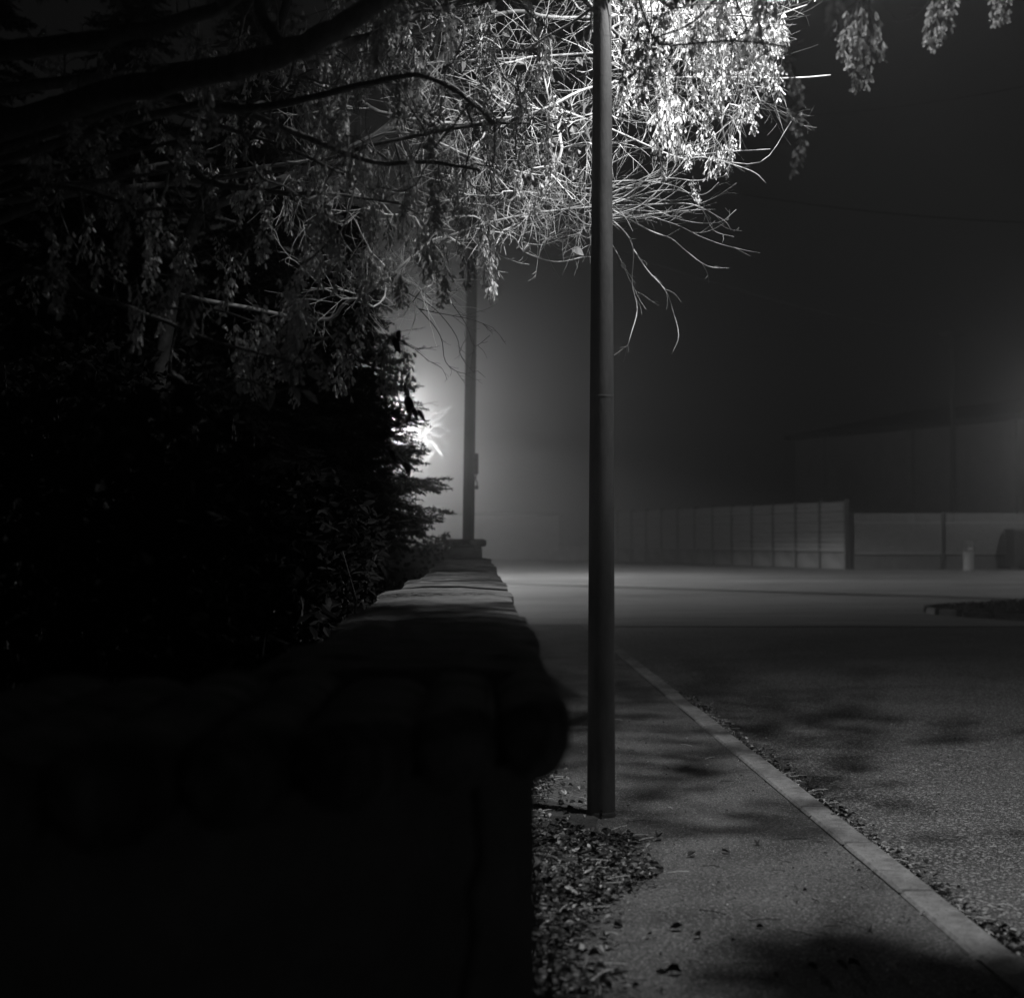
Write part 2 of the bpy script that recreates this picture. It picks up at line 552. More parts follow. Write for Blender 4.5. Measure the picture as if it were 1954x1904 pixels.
while y < PIER_Y - .05:
    Ls = random.uniform(.35, .85)
    y1 = min(y + Ls, PIER_Y - .01)
    b = MB()
    dz = random.uniform(-.005, .005)
    xl = -.454 + random.uniform(-.05, .03); xr = .150 + random.uniform(-.018, .016)
    tilt = Matrix.Translation((0, (y + y1) / 2, ZT - .05)) @ Matrix.Rotation(random.uniform(-.006, .022), 4, 'X') @ Matrix.Rotation(random.uniform(-.012, .012), 4, 'Y') @ Matrix.Translation((0, -(y + y1) / 2, -ZT + .05))
    # slab: strip of quads across, uneven
    n = 7
    vs, fs = [], []
    for j in range(n + 1):
        x = xl + (xr - xl) * j / n
        e = 0.012 if j in (0, n) else 0
        ja = random.uniform(-.012, .012); jz = random.uniform(-.006, .006)
        sec = [(y + .006 + ja, ZT - .10 + dz), (y + .004 + ja, ZT - .02 + dz - e + jz), (y + .02 + ja, ZT + dz - e + jz), (y1 - .02, ZT + dz - e + jz), (y1 - .004, ZT - .018 + dz - e), (y1 - .004, ZT - .10 + dz)]
        vs += [tilt @ Vector((x, a, c)) for a, c in sec]
    for j in range(n):
        for s in range(6):
            q = (s + 1) % 6
            fs.append((j * 6 + s, j * 6 + q, (j + 1) * 6 + q, (j + 1) * 6 + s))
    fs += [tuple(range(5, -1, -1)), tuple(n * 6 + s for s in range(6))]
    b.add(vs, fs)
    wb(b, 'coping_stone', M['stone'])
    y = y1
b = MB(); b.cbox(-.52, -.05, PIER_Y, PIER_Y + .5, -.1, 1.345, .02)
b.v = [(x + .08, y_, z) for x, y_, z in b.v]
pr = wb(b, 'pier', M['plaster'])
b = MB(); b.cbox(-.50, .085, PIER_Y - .06, PIER_Y + .56, 1.347, 1.452, .02, .008)
b.v = [(x, y_ - 2.5, z) for x, y_, z in b.v]
b.build('pier_cap', M['stone'], pr)
# a dead creeper stem hanging down the end face
b = MB()
y0 = 2.36
cp = [at(905, 1490, 2.36), at(915, 1560, 2.33), at(918, 1640, 2.33), at(900, 1700, 2.33), at(906, 1780, 2.33), at(895, 1850, 2.33), at(880, 1930, 2.33), at(890, 2000, 2.32)]
b.tube(smooth(cp, 4), [.006, .009, .011, .010, .012, .011, .009] + [.01] * 22, 6)
tag(b.build('creeper_stem', M['bark']), 'dark wavy creeper stem hanging down the shaded wall end', 'plant')
# cross wall and ivy that runs off behind the pier
cw = tag(empty('ivy_wall', (-.6, PIER_Y + .3, 0)), 'black ivy covered wall running off sideways from the pier', 'wall')
b = MB(); b.box(-9.0, .155, -.12, .12, -.1, 1.34); b.build('wall_body', M['plaster'], cw)
b = MB()
for i in range(5200):
    x = -random.random() * 8.6 + .13
    top = 1.45 + .05 * math.sin(x * 3.1) + .035 * math.sin(x * 9)
    if random.random() < .5:
        p = Vector((x, random.uniform(-.2, .2), top + random.uniform(-.12, .035)))
        nrm = Vector((random.uniform(-.6, .6), random.uniform(-.8, .2), 1))
    else:
        p = Vector((x, -.17 + random.uniform(-.05, .02), random.uniform(0, top)))
        nrm = Vector((random.uniform(-.5, .5), -1, random.uniform(0, .6)))
    d = Vector((random.uniform(-1, 1), random.uniform(-.5, .3), random.uniform(-1, .5)))
    b.leaf(p, d, nrm.normalized(), random.uniform(.05, .09), random.uniform(.04, .07))
b.build('ivy', M['laurel'], cw, kind='stuff')


# ------------------------------------------------------------------ trees: branching
def catm(pl, k=3):
    return smooth([at(*p) for p in pl], k)


def grow(limbs, targets, bf=.25, rtip=.0028, rexp=.42):
    """limbs: list of (points, r0, r1). Joins every target to the nearest wood, growing outwards, like twigs off limbs."""
    pos, par, cost, lim = [], [], [], []
    for pts, r0, r1 in limbs:
        n = len(pts)
        acc = 0
        for i, p in enumerate(pts):
            pos.append(p); par.append(-1); cost.append(.35 * acc); lim.append(r0 + (r1 - r0) * i / max(1, n - 1))
            if i < n - 1: acc += (pts[i + 1] - p).length * .3
    n0 = len(pos)
    A = np.array([tuple(p) for p in pos]); T = np.array([tuple(p) for p in targets])
    nT = len(T)
    best = np.full(nT, 1e9); bp = np.zeros(nT, int)
    ca = np.array(cost)
    for i in range(nT):
        d = np.linalg.norm(A - T[i], axis=1)
        # joining from a higher or level point is preferred slightly less than from behind
        c = d + bf * ca
        j = int(np.argmin(c)); best[i] = c[j]; bp[i] = j
    done = np.zeros(nT, bool)
    idx = -np.ones(nT, int)
    nodes = [tuple(a) for a in A]; parent = list(par); costs = list(cost)
    for _ in range(nT):
        i = int(np.argmin(np.where(done, 1e9, best)))
        done[i] = True
        j = bp[i]
        nodes.append(tuple(T[i])); parent.append(int(j))
        d = math.dist(nodes[j], nodes[-1])
        costs.append(costs[j] + d)
        k = len(nodes) - 1
        idx[i] = k
        dd = np.linalg.norm(T - T[i], axis=1) + bf * costs[-1]
        upd = (~done) & (dd < best)
        best[upd] = dd[upd]; bp[upd] = k
    kids = [[] for _ in nodes]
    for k in range(n0, len(nodes)): kids[parent[k]].append(k)
    desc = [1] * len(nodes)
    for k in range(len(nodes) - 1, n0 - 1, -1): desc[parent[k]] += desc[k]
    rad = [min(.02, rtip * desc[k] ** rexp) for k in range(len(nodes))]
    chains = []
    starts = []
    for k in range(n0):
        for c in kids[k]: starts.append((k, c))
    while starts:
        a, c = starts.pop()
        ch = [a, c]
        while kids[c]:
            ks = sorted(kids[c], key=lambda q: -desc[q])
            for q in ks[1:]: starts.append((c, q))
            c = ks[0]; ch.append(c)
        chains.append(ch)
    V = [Vector(n) for n in nodes]
    return V, chains, rad, idx


def bend_chain(V, ch, rad, wob=.06):
    pts = [V[i] for i in ch]
    fine = [pts[0]]
    for p, q in zip(pts, pts[1:]):
        L = (q - p).length
        off = Vector((random.gauss(0, 1), random.gauss(0, 1), random.gauss(0, 1))) * wob * L
        fine.append(p.lerp(q, .5) + off); fine.append(q)
    rr = [rad[ch[1]]]
    for i in ch[1:]: rr += [rad[i], rad[i]]
    sm = smooth(fine, 2)
    rs = []
    for i in range(len(sm)):
        j = min(len(rr) - 1, i // 2)
        rs.append(rr[j])
    rs[-1] *= .6
    return sm, rs


def twiglets(b, sm, rs, n, Lr, bias, up=.25, sides=3, r=.0016, sub=.5):
    """fine side shoots that leave a branch at a slant and curve steadily along it"""
    for _ in range(n):
        i = random.randrange(1, len(sm))
        t = (sm[i] - sm[i - 1])
        if t.length < 1e-6: continue
        t.normalize()
        side = Vector((random.gauss(0, 1), random.gauss(0, 1), random.gauss(0, 1))) + bias
        side = side - t * side.dot(t) * .8
        if side.length < 1e-4: continue
        side.normalize()
        d = (t * random.uniform(.5, 1.2) + side * random.uniform(.35, .9)).normalized()
        L = random.uniform(*Lr) * random.uniform(.6, 1)
        k = 9 if L > .2 else 5
        w_ = (t - d) * random.uniform(.0, .35) + Vector((random.gauss(0, .16), random.gauss(0, .16), random.gauss(0, .12) + up * random.uniform(-.6, .9)))
        p = sm[i].copy(); pts = [p.copy()]; ds = []
        curl = w_
        for s in range(k):
            w_ = w_ * .9 + Vector((random.gauss(0, .07), random.gauss(0, .07), random.gauss(0, .07)))
            d = (d + w_ * (4 / k) + Vector((random.gauss(0, .07), random.gauss(0, .07), random.gauss(0, .07)))).normalized()
            ds.append(d.copy())
            p = p + d * (L / k); pts.append(p.copy())
        r0 = min(rs[min(i, len(rs) - 1)] * .8, r * 1.5)
        b.tube(pts, [r0 * (1 - .55 * q / k) for q in range(k + 1)], sides, cap=False)
        for q in range(1, k):
            if random.random() < sub * .5:
                sd = ds[q].orthogonal()
                sd.rotate(Matrix.Rotation(random.uniform(0, 6.28), 3, ds[q]))
                d2 = (ds[q] + sd * random.uniform(.5, 1)).normalized()
                l2 = L * random.uniform(.15, .4)
                b.tube([pts[q], pts[q] + d2 * l2 * .5, pts[q] + (d2 + curl * .5) * l2], [r0 * .6, r0 * .5, r0 * .35], sides, cap=False)


def region(n, x0, x1, y0, y1, z0, z1, zpow=1.0):
    return [at(random.uniform(x0, x1), random.uniform(y0, y1), z0 + (z1 - z0) * random.random() ** zpow) for _ in range(n)]


# ---- the maple: trunk behind the wall, limbs over the pavement, hanging seed bunches
MT = Vector((-3.1, 5.6, 0))
maple = tag(empty('maple_tree', MT), 'overhanging maple hung with dry seed bunches, its limbs dark against the lamplight', 'tree')


def build_rel(b, name, m, root, **k):
    o = Vector(root.location)
    b.v = [(x - o.x, y_ - o.y, z - o.z) for x, y_, z in b.v]
    return b.build(name, m, root, **k)


b = MB()
b.tube(smooth([MT, MT + Vector((.05, 0, 1)), MT + Vector((.12, -.05, 2.2)), MT + Vector((.1, -.1, 3.6)), MT + Vector((.25, -.1, 5.2)), MT + Vector((.2, 0, 6.6))], 4),
       [.19, .175, .165, .16, .155, .15, .145, .14, .135, .13, .125, .12, .115, .11, .105, .10, .095, .09, .085, .08, .07], 14)
build_rel(b, 'trunk', M['bark'], maple, smooth=True)
TR = lambda z: MT + Vector((.12, -.05, z))
ml = []


def limb(pts, r0, r1, root_pt=None, sides=9, m='bark', root=maple, store=ml):
    w = [at(*p) for p in pts]
    if root_pt is not None: w = [root_pt] + w
    s = smooth(w, 4)
    n = len(s)
    rr = [r0 + (r1 - r0) * (i / (n - 1)) ** .8 for i in range(n)]
    for i in range(1, n - 1):
        s[i] = s[i] + Vector((random.gauss(0, 1), random.gauss(0, 1), random.gauss(0, 1))) * rr[i] * .12
    b = MB(); b.tube(s, rr, sides)
    build_rel(b, 'limb', M[m], root, smooth=True)
    store.append((s, r0, r1))


limb([(130, 205, 5.3), (330, 152, 5.0), (470, 120, 4.8), (580, 86, 4.7), (660, 45, 4.7), (745, -15, 4.7), (860, -130, 4.9), (1010, -230, 5.2), (1200, -300, 5.8)], .055, .024, TR(2.6), 12)
limb([(545, 97, 4.75), (505, 40, 4.9), (488, -40, 5.1), (500, -160, 5.3)], .022, .016)
limb([(100, 90, 5.0), (250, 60, 4.9), (400, 20, 4.9), (520, -60, 4.8), (650, -160, 4.9)], .04, .016, TR(3.2))
limb([(285, 222, 6.0), (473, 207, 5.8), (554, 196, 5.7), (704, 160, 5.6), (785, 144, 5.6), (832, 155, 5.6), (884, 185, 5.6), (943, 233, 5.7)], .022, .005, TR(2.5))
limb([(240, 205, 6.2), (370, 207, 6.2), (473, 218, 6.2), (576, 259, 6.3), (714, 310, 6.4), (810, 309, 6.4), (914, 325, 6.4)], .024, .007, TR(2.5))
limb([(321, 210, 6.3), (462, 255, 6.4), (554, 285, 6.4), (680, 345, 6.5)], .011, .006)
limb([(250, 330, 6.6), (406, 351, 6.6), (466, 358, 6.6), (554, 370, 6.6), (628, 370, 6.7), (760, 388, 6.8)], .026, .006, TR(2.2))
limb([(0, 345, 5.6), (48, 351, 5.6), (111, 355, 5.6), (163, 364, 5.6), (211, 379, 5.6), (259, 399, 5.6), (351, 399, 5.7), (450, 425, 5.8)], .016, .005, TR(2.0))
limb([(111, 354, 5.6), (220, 342, 5.7), (321, 329, 5.8)], .010, .006)
limb([(270, 285, 5.8), (315, 300, 5.8), (355, 340, 5.8)], .010, .006, TR(2.4))
limb([(-20, 545, 5.4), (129, 552, 5.4), (203, 573, 5.4), (307, 610, 5.5), (370, 636, 5.5), (443, 661, 5.6), (560, 690, 5.7)], .015, .004, TR(1.6))
limb([(259, 587, 5.8), (406, 591, 5.9), (510, 624, 6.0)], .006, .004, at(129, 552, 5.4))
limb([(1010, -230, 5.2), (1220, -130, 5.3), (1450, -90, 5.6), (1650, -70, 5.7), (1800, -60, 5.6), (1930, -60, 5.5)], .016, .006)
limb([(1200, -300, 5.8), (1330, -300, 6.4), (1450, -290, 7.0), (1560, -200, 7.6)], .014, .005)
limb([(1200, -300, 5.8), (1280, -160, 7.0), (1380, -60, 8.0), (1490, 10, 8.6)], .02, .006)
limb([(860, -130, 4.9), (960, -120, 6.0), (1060, -60, 7.2), (1150, 40, 8.2), (1230, 110, 8.6)], .018, .006)
limb([(600, 95, 6.8), (800, 30, 7.2), (1000, -30, 7.6), (1150, -40, 8.0), (1350, -20, 8.4)], .028, .008, TR(3.0))
limb([(500, 330, 7.4), (700, 280, 7.6), (900, 240, 7.6), (1010, 235, 7.6)], .018, .006, TR(2.6))
limb([(640, 640, 6.4), (690, 690, 6.2), (740, 700, 6.1), (780, 712, 6.1)], .006, .003, at(560, 690, 5.7))

# where the bunches hang: (x, y of the stalk, depth, length in metres)
hang = [(1262, 165, 8.9, .40), (1290, 170, 8.9, .42), (1278, 190, 9.0, .35), (1250, 190, 8.9, .35), (1300, 195, 9.0, .32), (1270, 150, 8.8, .35), (1297, 150, 8.9, .36), (1284, 210, 8.9, .32), (1362, 262, 8.8, .26), (1340, 240, 8.8, .2), (1383, 300, 8.8, .12),
        (925, 195, 7.4, .26), (930, 270, 8.6, .26), (938, 350, 8.6, .34), (925, 380, 8.6, .28), (932, 450, 8.6, .36), (945, 460, 8.6, .30), (920, 470, 8.5, .34), (938, 480, 8.5, .28), (1000, 130, 7.9, .28), (1003, 215, 7.9, .2), (1040, 40, 7.6, .3), (1022, 330, 7.8, .25), (985, 300, 7.8, .25), (1050, 320, 7.8, .2),
        (1640, 0, 5.7, .27), (1655, 60, 5.7, .22), (1615, 20, 5.7, .21), (1628, 110, 5.7, .14), (1785, -20, 5.6, .23), (1800, -10, 5.6, .19), (1775, 50, 5.6, .10), (1905, -40, 5.5, .18), (1915, -30, 5.5, .15), (1660, -10, 5.6, .25), (1630, 40, 5.8, .2),
        (1235, 105, 5.2, .18), (1308, 85, 5.2, .18), (1245, 70, 5.2, .16), (1585, -60, 3.9, .17), (1597, -55, 3.9, .15), (1470, -20, 5.0, .17), (1500, 90, 5.1, .16), (826, 190, 5.6, .2), (820, 250, 5.6, .12),
        (1520, 200, 5.2, .12), (1522, 260, 5.2, .15), (1515, 130, 5.2, .14),
        (745, 645, 6.1, .16), (765, 650, 6.1, .2), (780, 660, 6.1, .18), (750, 690, 6.1, .16), (770, 700, 6.1, .12), (730, 670, 6.1, .18)]


def hang_region(n, x0, x1, y0, y1, z0, z1, l0=.16, l1=.30):
    for _ in range(n):
        hang.append((random.uniform(x0, x1), random.uniform(y0, y1), random.uniform(z0, z1), random.uniform(l0, l1)))


hang_region(58, 1180, 1500, -60, 130, 7.6, 9.2)
hang_region(16, 1180, 1440, 120, 190, 7.8, 9.0, .14, .24)
hang_region(16, 1180, 1540, -70, 90, 5.6, 6.6, .14, .22)
hang_region(22, 860, 1130, -30, 330, 7.0, 8.6, .14, .26)
hang_region(30, 640, 900, -20, 420, 6.2, 8.2, .14, .26)
hang_region(34, 330, 680, 0, 520, 5.4, 7.4, .12, .22)
hang_region(14, 60, 330, 60, 560, 5.2, 6.2, .10, .18)
hang_region(10, 430, 620, 560, 700, 5.6, 6.6, .10, .18)
hang_region(14, 700, 1180, -420, -60, 5.0, 6.6, .16, .26)       # unseen, added above the picture to shade the wall
hang_region(12, 1180, 1330, -330, -180, 6.3, 6.9, .2, .3)  # unseen bunches added to dapple the ground with shadow
POLE_LIT = [Vector((pb.x, pb.y, z)) for z in (2.6, 3.0, 3.4, 3.8, 4.2, 4.6)] + [at(x, y_, 8.9) for x in (1258, 1295) for y_ in (190, 240, 290)] + [at(932, 500, 8.6)]      # what the lamp reaches freely


def shades_pole(p):
    p = p - Vector((0, 0, .13)); L0 = Vector(NEAR_LAMP)
    for q_ in POLE_LIT:
        d = q_ - L0; t = max(0, min(1, (p - L0).dot(d) / d.length_squared))
        if (p - L0 - d * t).length < .19: return True
    return False


hang = hang[:54] + [h_ for h_ in hang[54:] if not shades_pole(at(*h_[:3])) and not (1225 < h_[0] < 1325 and h_[1] > 50 and h_[2] < 8.8)]
keyed = hang[:54]
rest = hang[54:]
random.shuffle(rest)
hang = keyed + rest[:246]
targets = [at(x, y_, z) for x, y_, z, l in hang]
nh = len(targets)
targets += region(130, 300, 1000, -60, 420, 5.6, 8.2) + region(60, 60, 500, 60, 620, 5.2, 6.6) + region(90, 900, 1500, -120, 160, 6.0, 9.0) + region(110, 300, 1200, -450, -60, 4.8, 7.0)
# leaves still hanging on the twigs: (x, y, depth, length, swing)
big = [(525, 745, 5.7, .075, -.3), (556, 735, 5.7, .08, .5), (575, 745, 5.7, .09, .9), (585, 705, 5.7, .08, .9), (598, 676, 5.7, .06, .7), (540, 690, 5.7, .06, .2), (325, 705, 5.5, .06, .5), (332, 715, 5.5, .06, .9), (455, 728, 5.6, .06, .1),
       (470, 725, 5.6, .05, -.3), (500, 765, 5.7, .05, .6), (775, 752, 6.1, .10, .1), (788, 778, 6.1, .06, .3), (796, 780, 6.1, .06, .5), (770, 880, 6.1, .08, .2), (778, 884, 6.1, .09, .5), (745, 855, 6.1, .06, .2), (752, 640, 6.0, .08, .2), (762, 630, 6.0, .06, .2)]
lt = len(targets)
targets += [at(x, y_, z) for x, y_, z, l, s in big]
V, chains, rad, idx = grow(ml, targets, .22, .0026, .42)
b = MB()
for ch in chains:
    sm, rs = bend_chain(V, ch, rad, .07)
    b.tube(sm, rs, 4 if rs[0] < .006 else 6, cap=False)
    twiglets(b, sm, rs, max(1, len(ch)), (.06, .22), Vector((.3, 0, -.1)), up=.1)
build_rel(b, 'twigs', M['maple_twig'], maple, kind='stuff')

# unseen leaf mass added above the picture, shaped to shade wall and hedge
b = MB()
nl = 0
gaps = [(at(565, 725, 5.7), .20), (at(328, 710, 5.5), .10), (at(462, 735, 5.6), .09), (at(500, 765, 5.7), .07)]      # openings the light falls through
lamp_p = Vector(NEAR_LAMP)
while nl < 31000:
    p = at(random.uniform(-300, 1420), random.uniform(-640, -30), random.uniform(4.4, 8.6))
    sc_ = (lamp_p.z - 1.18) / max(.3, lamp_p.z - p.z)
    sx = lamp_p.x + (p.x - lamp_p.x) * sc_
    sy = lamp_p.y + (p.y - lamp_p.y) * sc_
    edge_x = .20 + random.gauss(0, .06)
    edge_y = 6.0 + random.gauss(0, .9) + (4.5 if sx < -.6 else 0)
    if any((p - lamp_p - (g_ - lamp_p) * ((p - lamp_p).dot(g_ - lamp_p) / (g_ - lamp_p).length_squared)).length < w_ for g_, w_ in gaps): continue
    if p.z > 5.5 or sx > edge_x or sy > edge_y or sy < 1.2: continue
    nl += 1
    L = random.uniform(.06, .10)
    b.leaf(p, Vector((random.gauss(0, 1), random.gauss(0, 1), random.gauss(-.5, .6))), Vector((random.gauss(0, 1), random.gauss(0, 1), random.gauss(.3, 1))).normalized(), L, L * .5, .2, .15)
casts = [(at(*c_), .34, .075, 170) for c_ in ((1240, 150, 5.2), (1308, 122, 5.2), (826, 250, 5.6), (778, 800, 6.1), (765, 690, 6.1))]
casts += [(on_ground(*c_), .27, j_, n_) for c_, j_, n_ in (((1590, 1800), .035, 55), ((1610, 1830), .035, 45), ((1665, 1850), .04, 55), ((1740, 1885), .04, 60), ((1800, 1905), .04, 50), ((1870, 1868), .03, 40), ((1930, 1850), .03, 40), ((1440, 1905), .03, 15))]
for g_, t_, j_, n_ in casts:  # leaf clumps added in the lamp's path to cast chosen shadows
    for _ in range(n_):
        p = lamp_p.lerp(g_, t_) + Vector((random.gauss(0, j_), random.gauss(0, j_), random.gauss(0, .06)))
        L = random.uniform(.06, .10)
        b.leaf(p, Vector((random.gauss(0, 1), random.gauss(0, 1), random.gauss(-.5, .6))), Vector((random.gauss(0, 1), random.gauss(0, 1), random.gauss(.3, 1))).normalized(), L, L * .5, .2, .15)
build_rel(b, 'shade_leaves', M['litter_mid'], maple, kind='stuff')

# seed bunch variants: a drooping stalk with pairs of winged seeds
variants = []
for k in range(7):
    b = MB()
    Ln = .24
    nn = 26
    b.mi = 1
    st = [Vector((.012 * math.sin(t * 3 + k), .012 * math.cos(t * 2.3 + k), -Ln * t * .92)) for t in np.linspace(0, 1, 8)]
    b.tube(st, .0016, 4, cap=False)
    b.mi = 0
    for i in range(nn):
        t = .08 + .92 * (i + random.random() * .6) / nn
        c = Vector((.012 * math.sin(t * 3 + k), .012 * math.cos(t * 2.3 + k), -Ln * t * .9))
        w = random.uniform(0, 2 * math.pi)
        out = Vector((math.cos(w), math.sin(w), 0))
        spread = .034 * (1.15 - .65 * t) * random.uniform(.5, 1.2)
        p = c + out * spread + Vector((0, 0, -random.uniform(0, .02)))
        b.mi = 1
        b.tube([c + Vector((0, 0, .01)), c.lerp(p, .6) + Vector((0, 0, .002)), p], .0008, 3, cap=False)
        b.mi = 0
        for s in (-1, 1):
            d = Vector((random.gauss(0, .22), random.gauss(0, .22), -1)) + out * .2 + out.cross(Vector((0, 0, 1))) * s * random.uniform(.15, .45)
            nrm = Vector((random.gauss(0, 1), random.gauss(0, 1), random.gauss(0, .3)))
            L_ = random.uniform(.028, .038); W_ = random.uniform(.010, .0135)
            d.normalize(); sd = d.cross(nrm).normalized(); nn_ = sd.cross(d)
            q = [p, p + d * L_ * .28 + sd * W_ * .30, p + d * L_ * .28 - sd * W_ * .30, p + d * L_ * .72 + sd * W_ * .55 + nn_ * .002, p + d * L_ * .72 - sd * W_ * .42,
                 p + d * L_ * .97 + sd * W_ * .2, p + d * L_ * .95 - sd * W_ * .2]
            b.add(q, [(0, 2, 1), (1, 2, 4, 3), (3, 4, 6, 5)])
    variants.append(b.build('seed_bunch', [M['seed'], M['stalk']], maple))
used = [False] * len(variants)
o0 = Vector(maple.location)
for i, (x, y_, z, l) in enumerate(hang):
    k = random.randrange(len(variants)) if i >= len(variants) else i
    o = variants[k]
    loc = V[idx[i]] - o0
    s = l / .24
    wd = min(1.35, max(.8, s ** .5)) * random.uniform(.9, 1.15)
    if used[k]: o = dup(o, loc, parent=maple)
    used[k] = True
    o.location = loc
    o.rotation_euler = (random.gauss(0, .08), random.gauss(0, .08), random.uniform(0, 6.28))
    o.scale = (wd, wd, s)
# the rest of the bunches, too many to pick out: in the shade on the far side of the pole and, added for ground shadows, near the lamp
b = MB()
more = []
for n_, x0, x1, y0, y1, z0, z1 in ((110, 330, 900, -20, 520, 5.6, 8.4), (40, 60, 420, 40, 560, 5.2, 6.6), (10, 880, 1130, -30, 260, 7.0, 9.0), (70, 1180, 1500, -40, 120, 7.4, 9.4), (26, 440, 680, 540, 700, 5.6, 7.0)):
    more += region(n_, x0, x1, y0, y1, z0, z1)
for gx, gy, n_, t_, j_ in ((1260, 1452, 3, .36, .05), (1580, 1450, 3, .24, .05), (1480, 1560, 3, .24, .05), (1320, 1390, 4, .36, .08), (1250, 1370, 4, .36, .08), (1700, 1400, 4, .23, .06), (1860, 1390, 4, .23, .06), (1860, 1570, 2, .24, .05), (1250, 1590, 4, .3, .05), (1180, 1590, 3, .3, .05)):
    g = on_ground(gx, gy)  # extra bunches added only to streak the ground with shadow
    for _ in range(n_):
        p = lamp_p.lerp(g, t_)
        more.append(p + Vector((random.gauss(0, j_), random.gauss(0, j_), random.gauss(0, j_) + .1)))
for p in more:
    if shades_pole(p): continue
    me = variants[random.randrange(len(variants))].data
    mt_ = Matrix.Translation(p) @ Matrix.Rotation(random.uniform(0, 6.28), 4, 'Z') @ Matrix.Diagonal((1, 1, random.uniform(.6, 1.15), 1))
    n0 = len(b.v)
    b.v += [tuple(mt_ @ v_.co) for v_ in me.vertices]
    for f_ in me.polygons:
        b.f.append(tuple(i_ + n0 for i_ in f_.vertices)); b.m.append(f_.material_index)
build_rel(b, 'seed_and_shade_bunches', [M['seed'], M['stalk']], maple, kind='stuff')
lv = MB(); lv.leaf(Vector((0, 0, 0)), Vector((.1, 0, -1)), Vector((.2, -1, .1)), 1, .42, .3, .25)
l0 = lv.build('withered_leaf', M['leaf'], maple)
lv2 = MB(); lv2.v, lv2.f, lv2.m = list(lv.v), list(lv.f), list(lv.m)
l0d = lv2.build('withered_leaf', M['litter_dark'], maple)  # same leaf coloured near black, standing in for shade before the glow
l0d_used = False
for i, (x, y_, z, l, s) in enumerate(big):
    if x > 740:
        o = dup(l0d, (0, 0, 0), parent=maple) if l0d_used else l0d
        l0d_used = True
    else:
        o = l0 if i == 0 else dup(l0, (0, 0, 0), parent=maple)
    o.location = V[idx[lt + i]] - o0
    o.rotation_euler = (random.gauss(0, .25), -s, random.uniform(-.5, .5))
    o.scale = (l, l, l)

# ---- the bare tree behind: pale fine twigs
HT = Vector((-2.7, 11.2, 0))
bare = tag(empty('bare_tree', HT), 'bare tree with a tangle of thin pale twigs behind the lamp pole', 'tree')
b = MB()
t1 = at(330, 560, 11.2); t2 = at(420, 330, 11.0); t3 = at(520, 100, 10.8); t4 = at(600, -200, 10.6)
b.tube(smooth([HT, HT + Vector((.03, 0, .9)), t1, t2, t3, t4], 4), list(np.linspace(.075, .03, 21)), 12)
build_rel(b, 'trunk', M['shade_toned_twig'], bare, smooth=True)  # trunk coloured near black so it stays lost in shade
bl = []
lb = lambda pts, r0, r1, rp=None: limb(pts, r0, r1, rp, 7, 'twig', bare, bl)
lb([(644, 185, 10.3), (725, 214, 9.9), (810, 233, 9.6), (884, 236, 9.5), (940, 229, 9.4), (995, 222, 9.3), (1050, 203, 9.2), (1132, 166, 9.2), (1250, 150, 9.2), (1400, 148, 9.3), (1500, 150, 9.4), (1585, 144, 9.4)], .02, .005, t2.lerp(t3, .5))
lb([(620, 300, 10.4), (736, 255, 10.0), (814, 264, 9.8), (900, 300, 9.7), (1000, 330, 9.6), (1100, 340, 9.7)], .015, .004, t2)
lb([(720, 260, 10.4), (832, 126, 10.2), (884, 70, 10.1), (940, 11, 10.0), (1000, -80, 10.0)], .034, .028, t2.lerp(t1, .3))
lb([(600, 610, 10.8), (662, 576, 10.6), (736, 536, 10.4), (803, 477, 10.3), (900, 435, 10.2), (1000, 410, 10.1), (1130, 395, 10.1), (1250, 390, 10.1)], .018, .004, t1)
lb([(800, 60, 10.0), (900, 40, 9.6), (984, 22, 9.5), (1050, 33, 9.4), (1135, 33, 9.4), (1300, 25, 9.4), (1450, 35, 9.5), (1540, 10, 9.5)], .018, .005, t3)
lb([(850, 120, 9.8), (1000, 110, 9.6), (1150, 100, 9.6), (1300, 85, 9.6), (1420, 70, 9.6)], .012, .004, at(832, 126, 10.2))
lb([(1050, 203, 9.2), (1150, 240, 9.3), (1290, 300, 9.4), (1340, 300, 9.4), (1400, 315, 9.4), (1440, 330, 9.4), (1462, 350, 9.4)], .008, .003)
lb([(1290, 300, 9.4), (1390, 290, 9.4), (1470, 285, 9.4)], .005, .003)
lb([(1340, 300, 9.4), (1450, 310, 9.4), (1510, 232, 9.4)], .004, .002)
Z = 10.1
q = lambda pts, r0=.005, r1=.0022: lb([(x, y_, Z + random.uniform(-.15, .15)) for x, y_ in pts], r0, r1)
q([(1130, 395), (1185, 435), (1208, 475), (1206, 540), (1216, 590), (1202, 645), (1190, 690)], .0055)
q([(1208, 475), (1235, 515), (1268, 552), (1283, 590), (1295, 640), (1282, 676)], .005)
q([(1150, 390), (1240, 440), (1280, 455), (1310, 480), (1350, 508), (1392, 512)], .006)
q([(1130, 350), (1220, 345), (1300, 360), (1340, 400), (1362, 440), (1400, 452)])
q([(1140, 400), (1210, 375), (1280, 362), (1340, 372), (1372, 348)])
q([(1150, 420), (1230, 410), (1310, 402), (1365, 400)])
q([(1140, 380), (1200, 355), (1270, 340), (1330, 345), (1388, 335)])
q([(1120, 370), (1210, 385), (1300, 420), (1370, 425), (1405, 400)])
q([(900, 435), (975, 450), (1000, 480), (1060, 500), (1120, 490), (1150, 500)], .006)
q([(960, 440), (945, 480), (985, 500), (1010, 505)])
q([(1250, 390), (1320, 390), (1380, 420), (1395, 440)])
dark_limbs = []  # limbs before the far glow, their silhouette tone painted into the bark
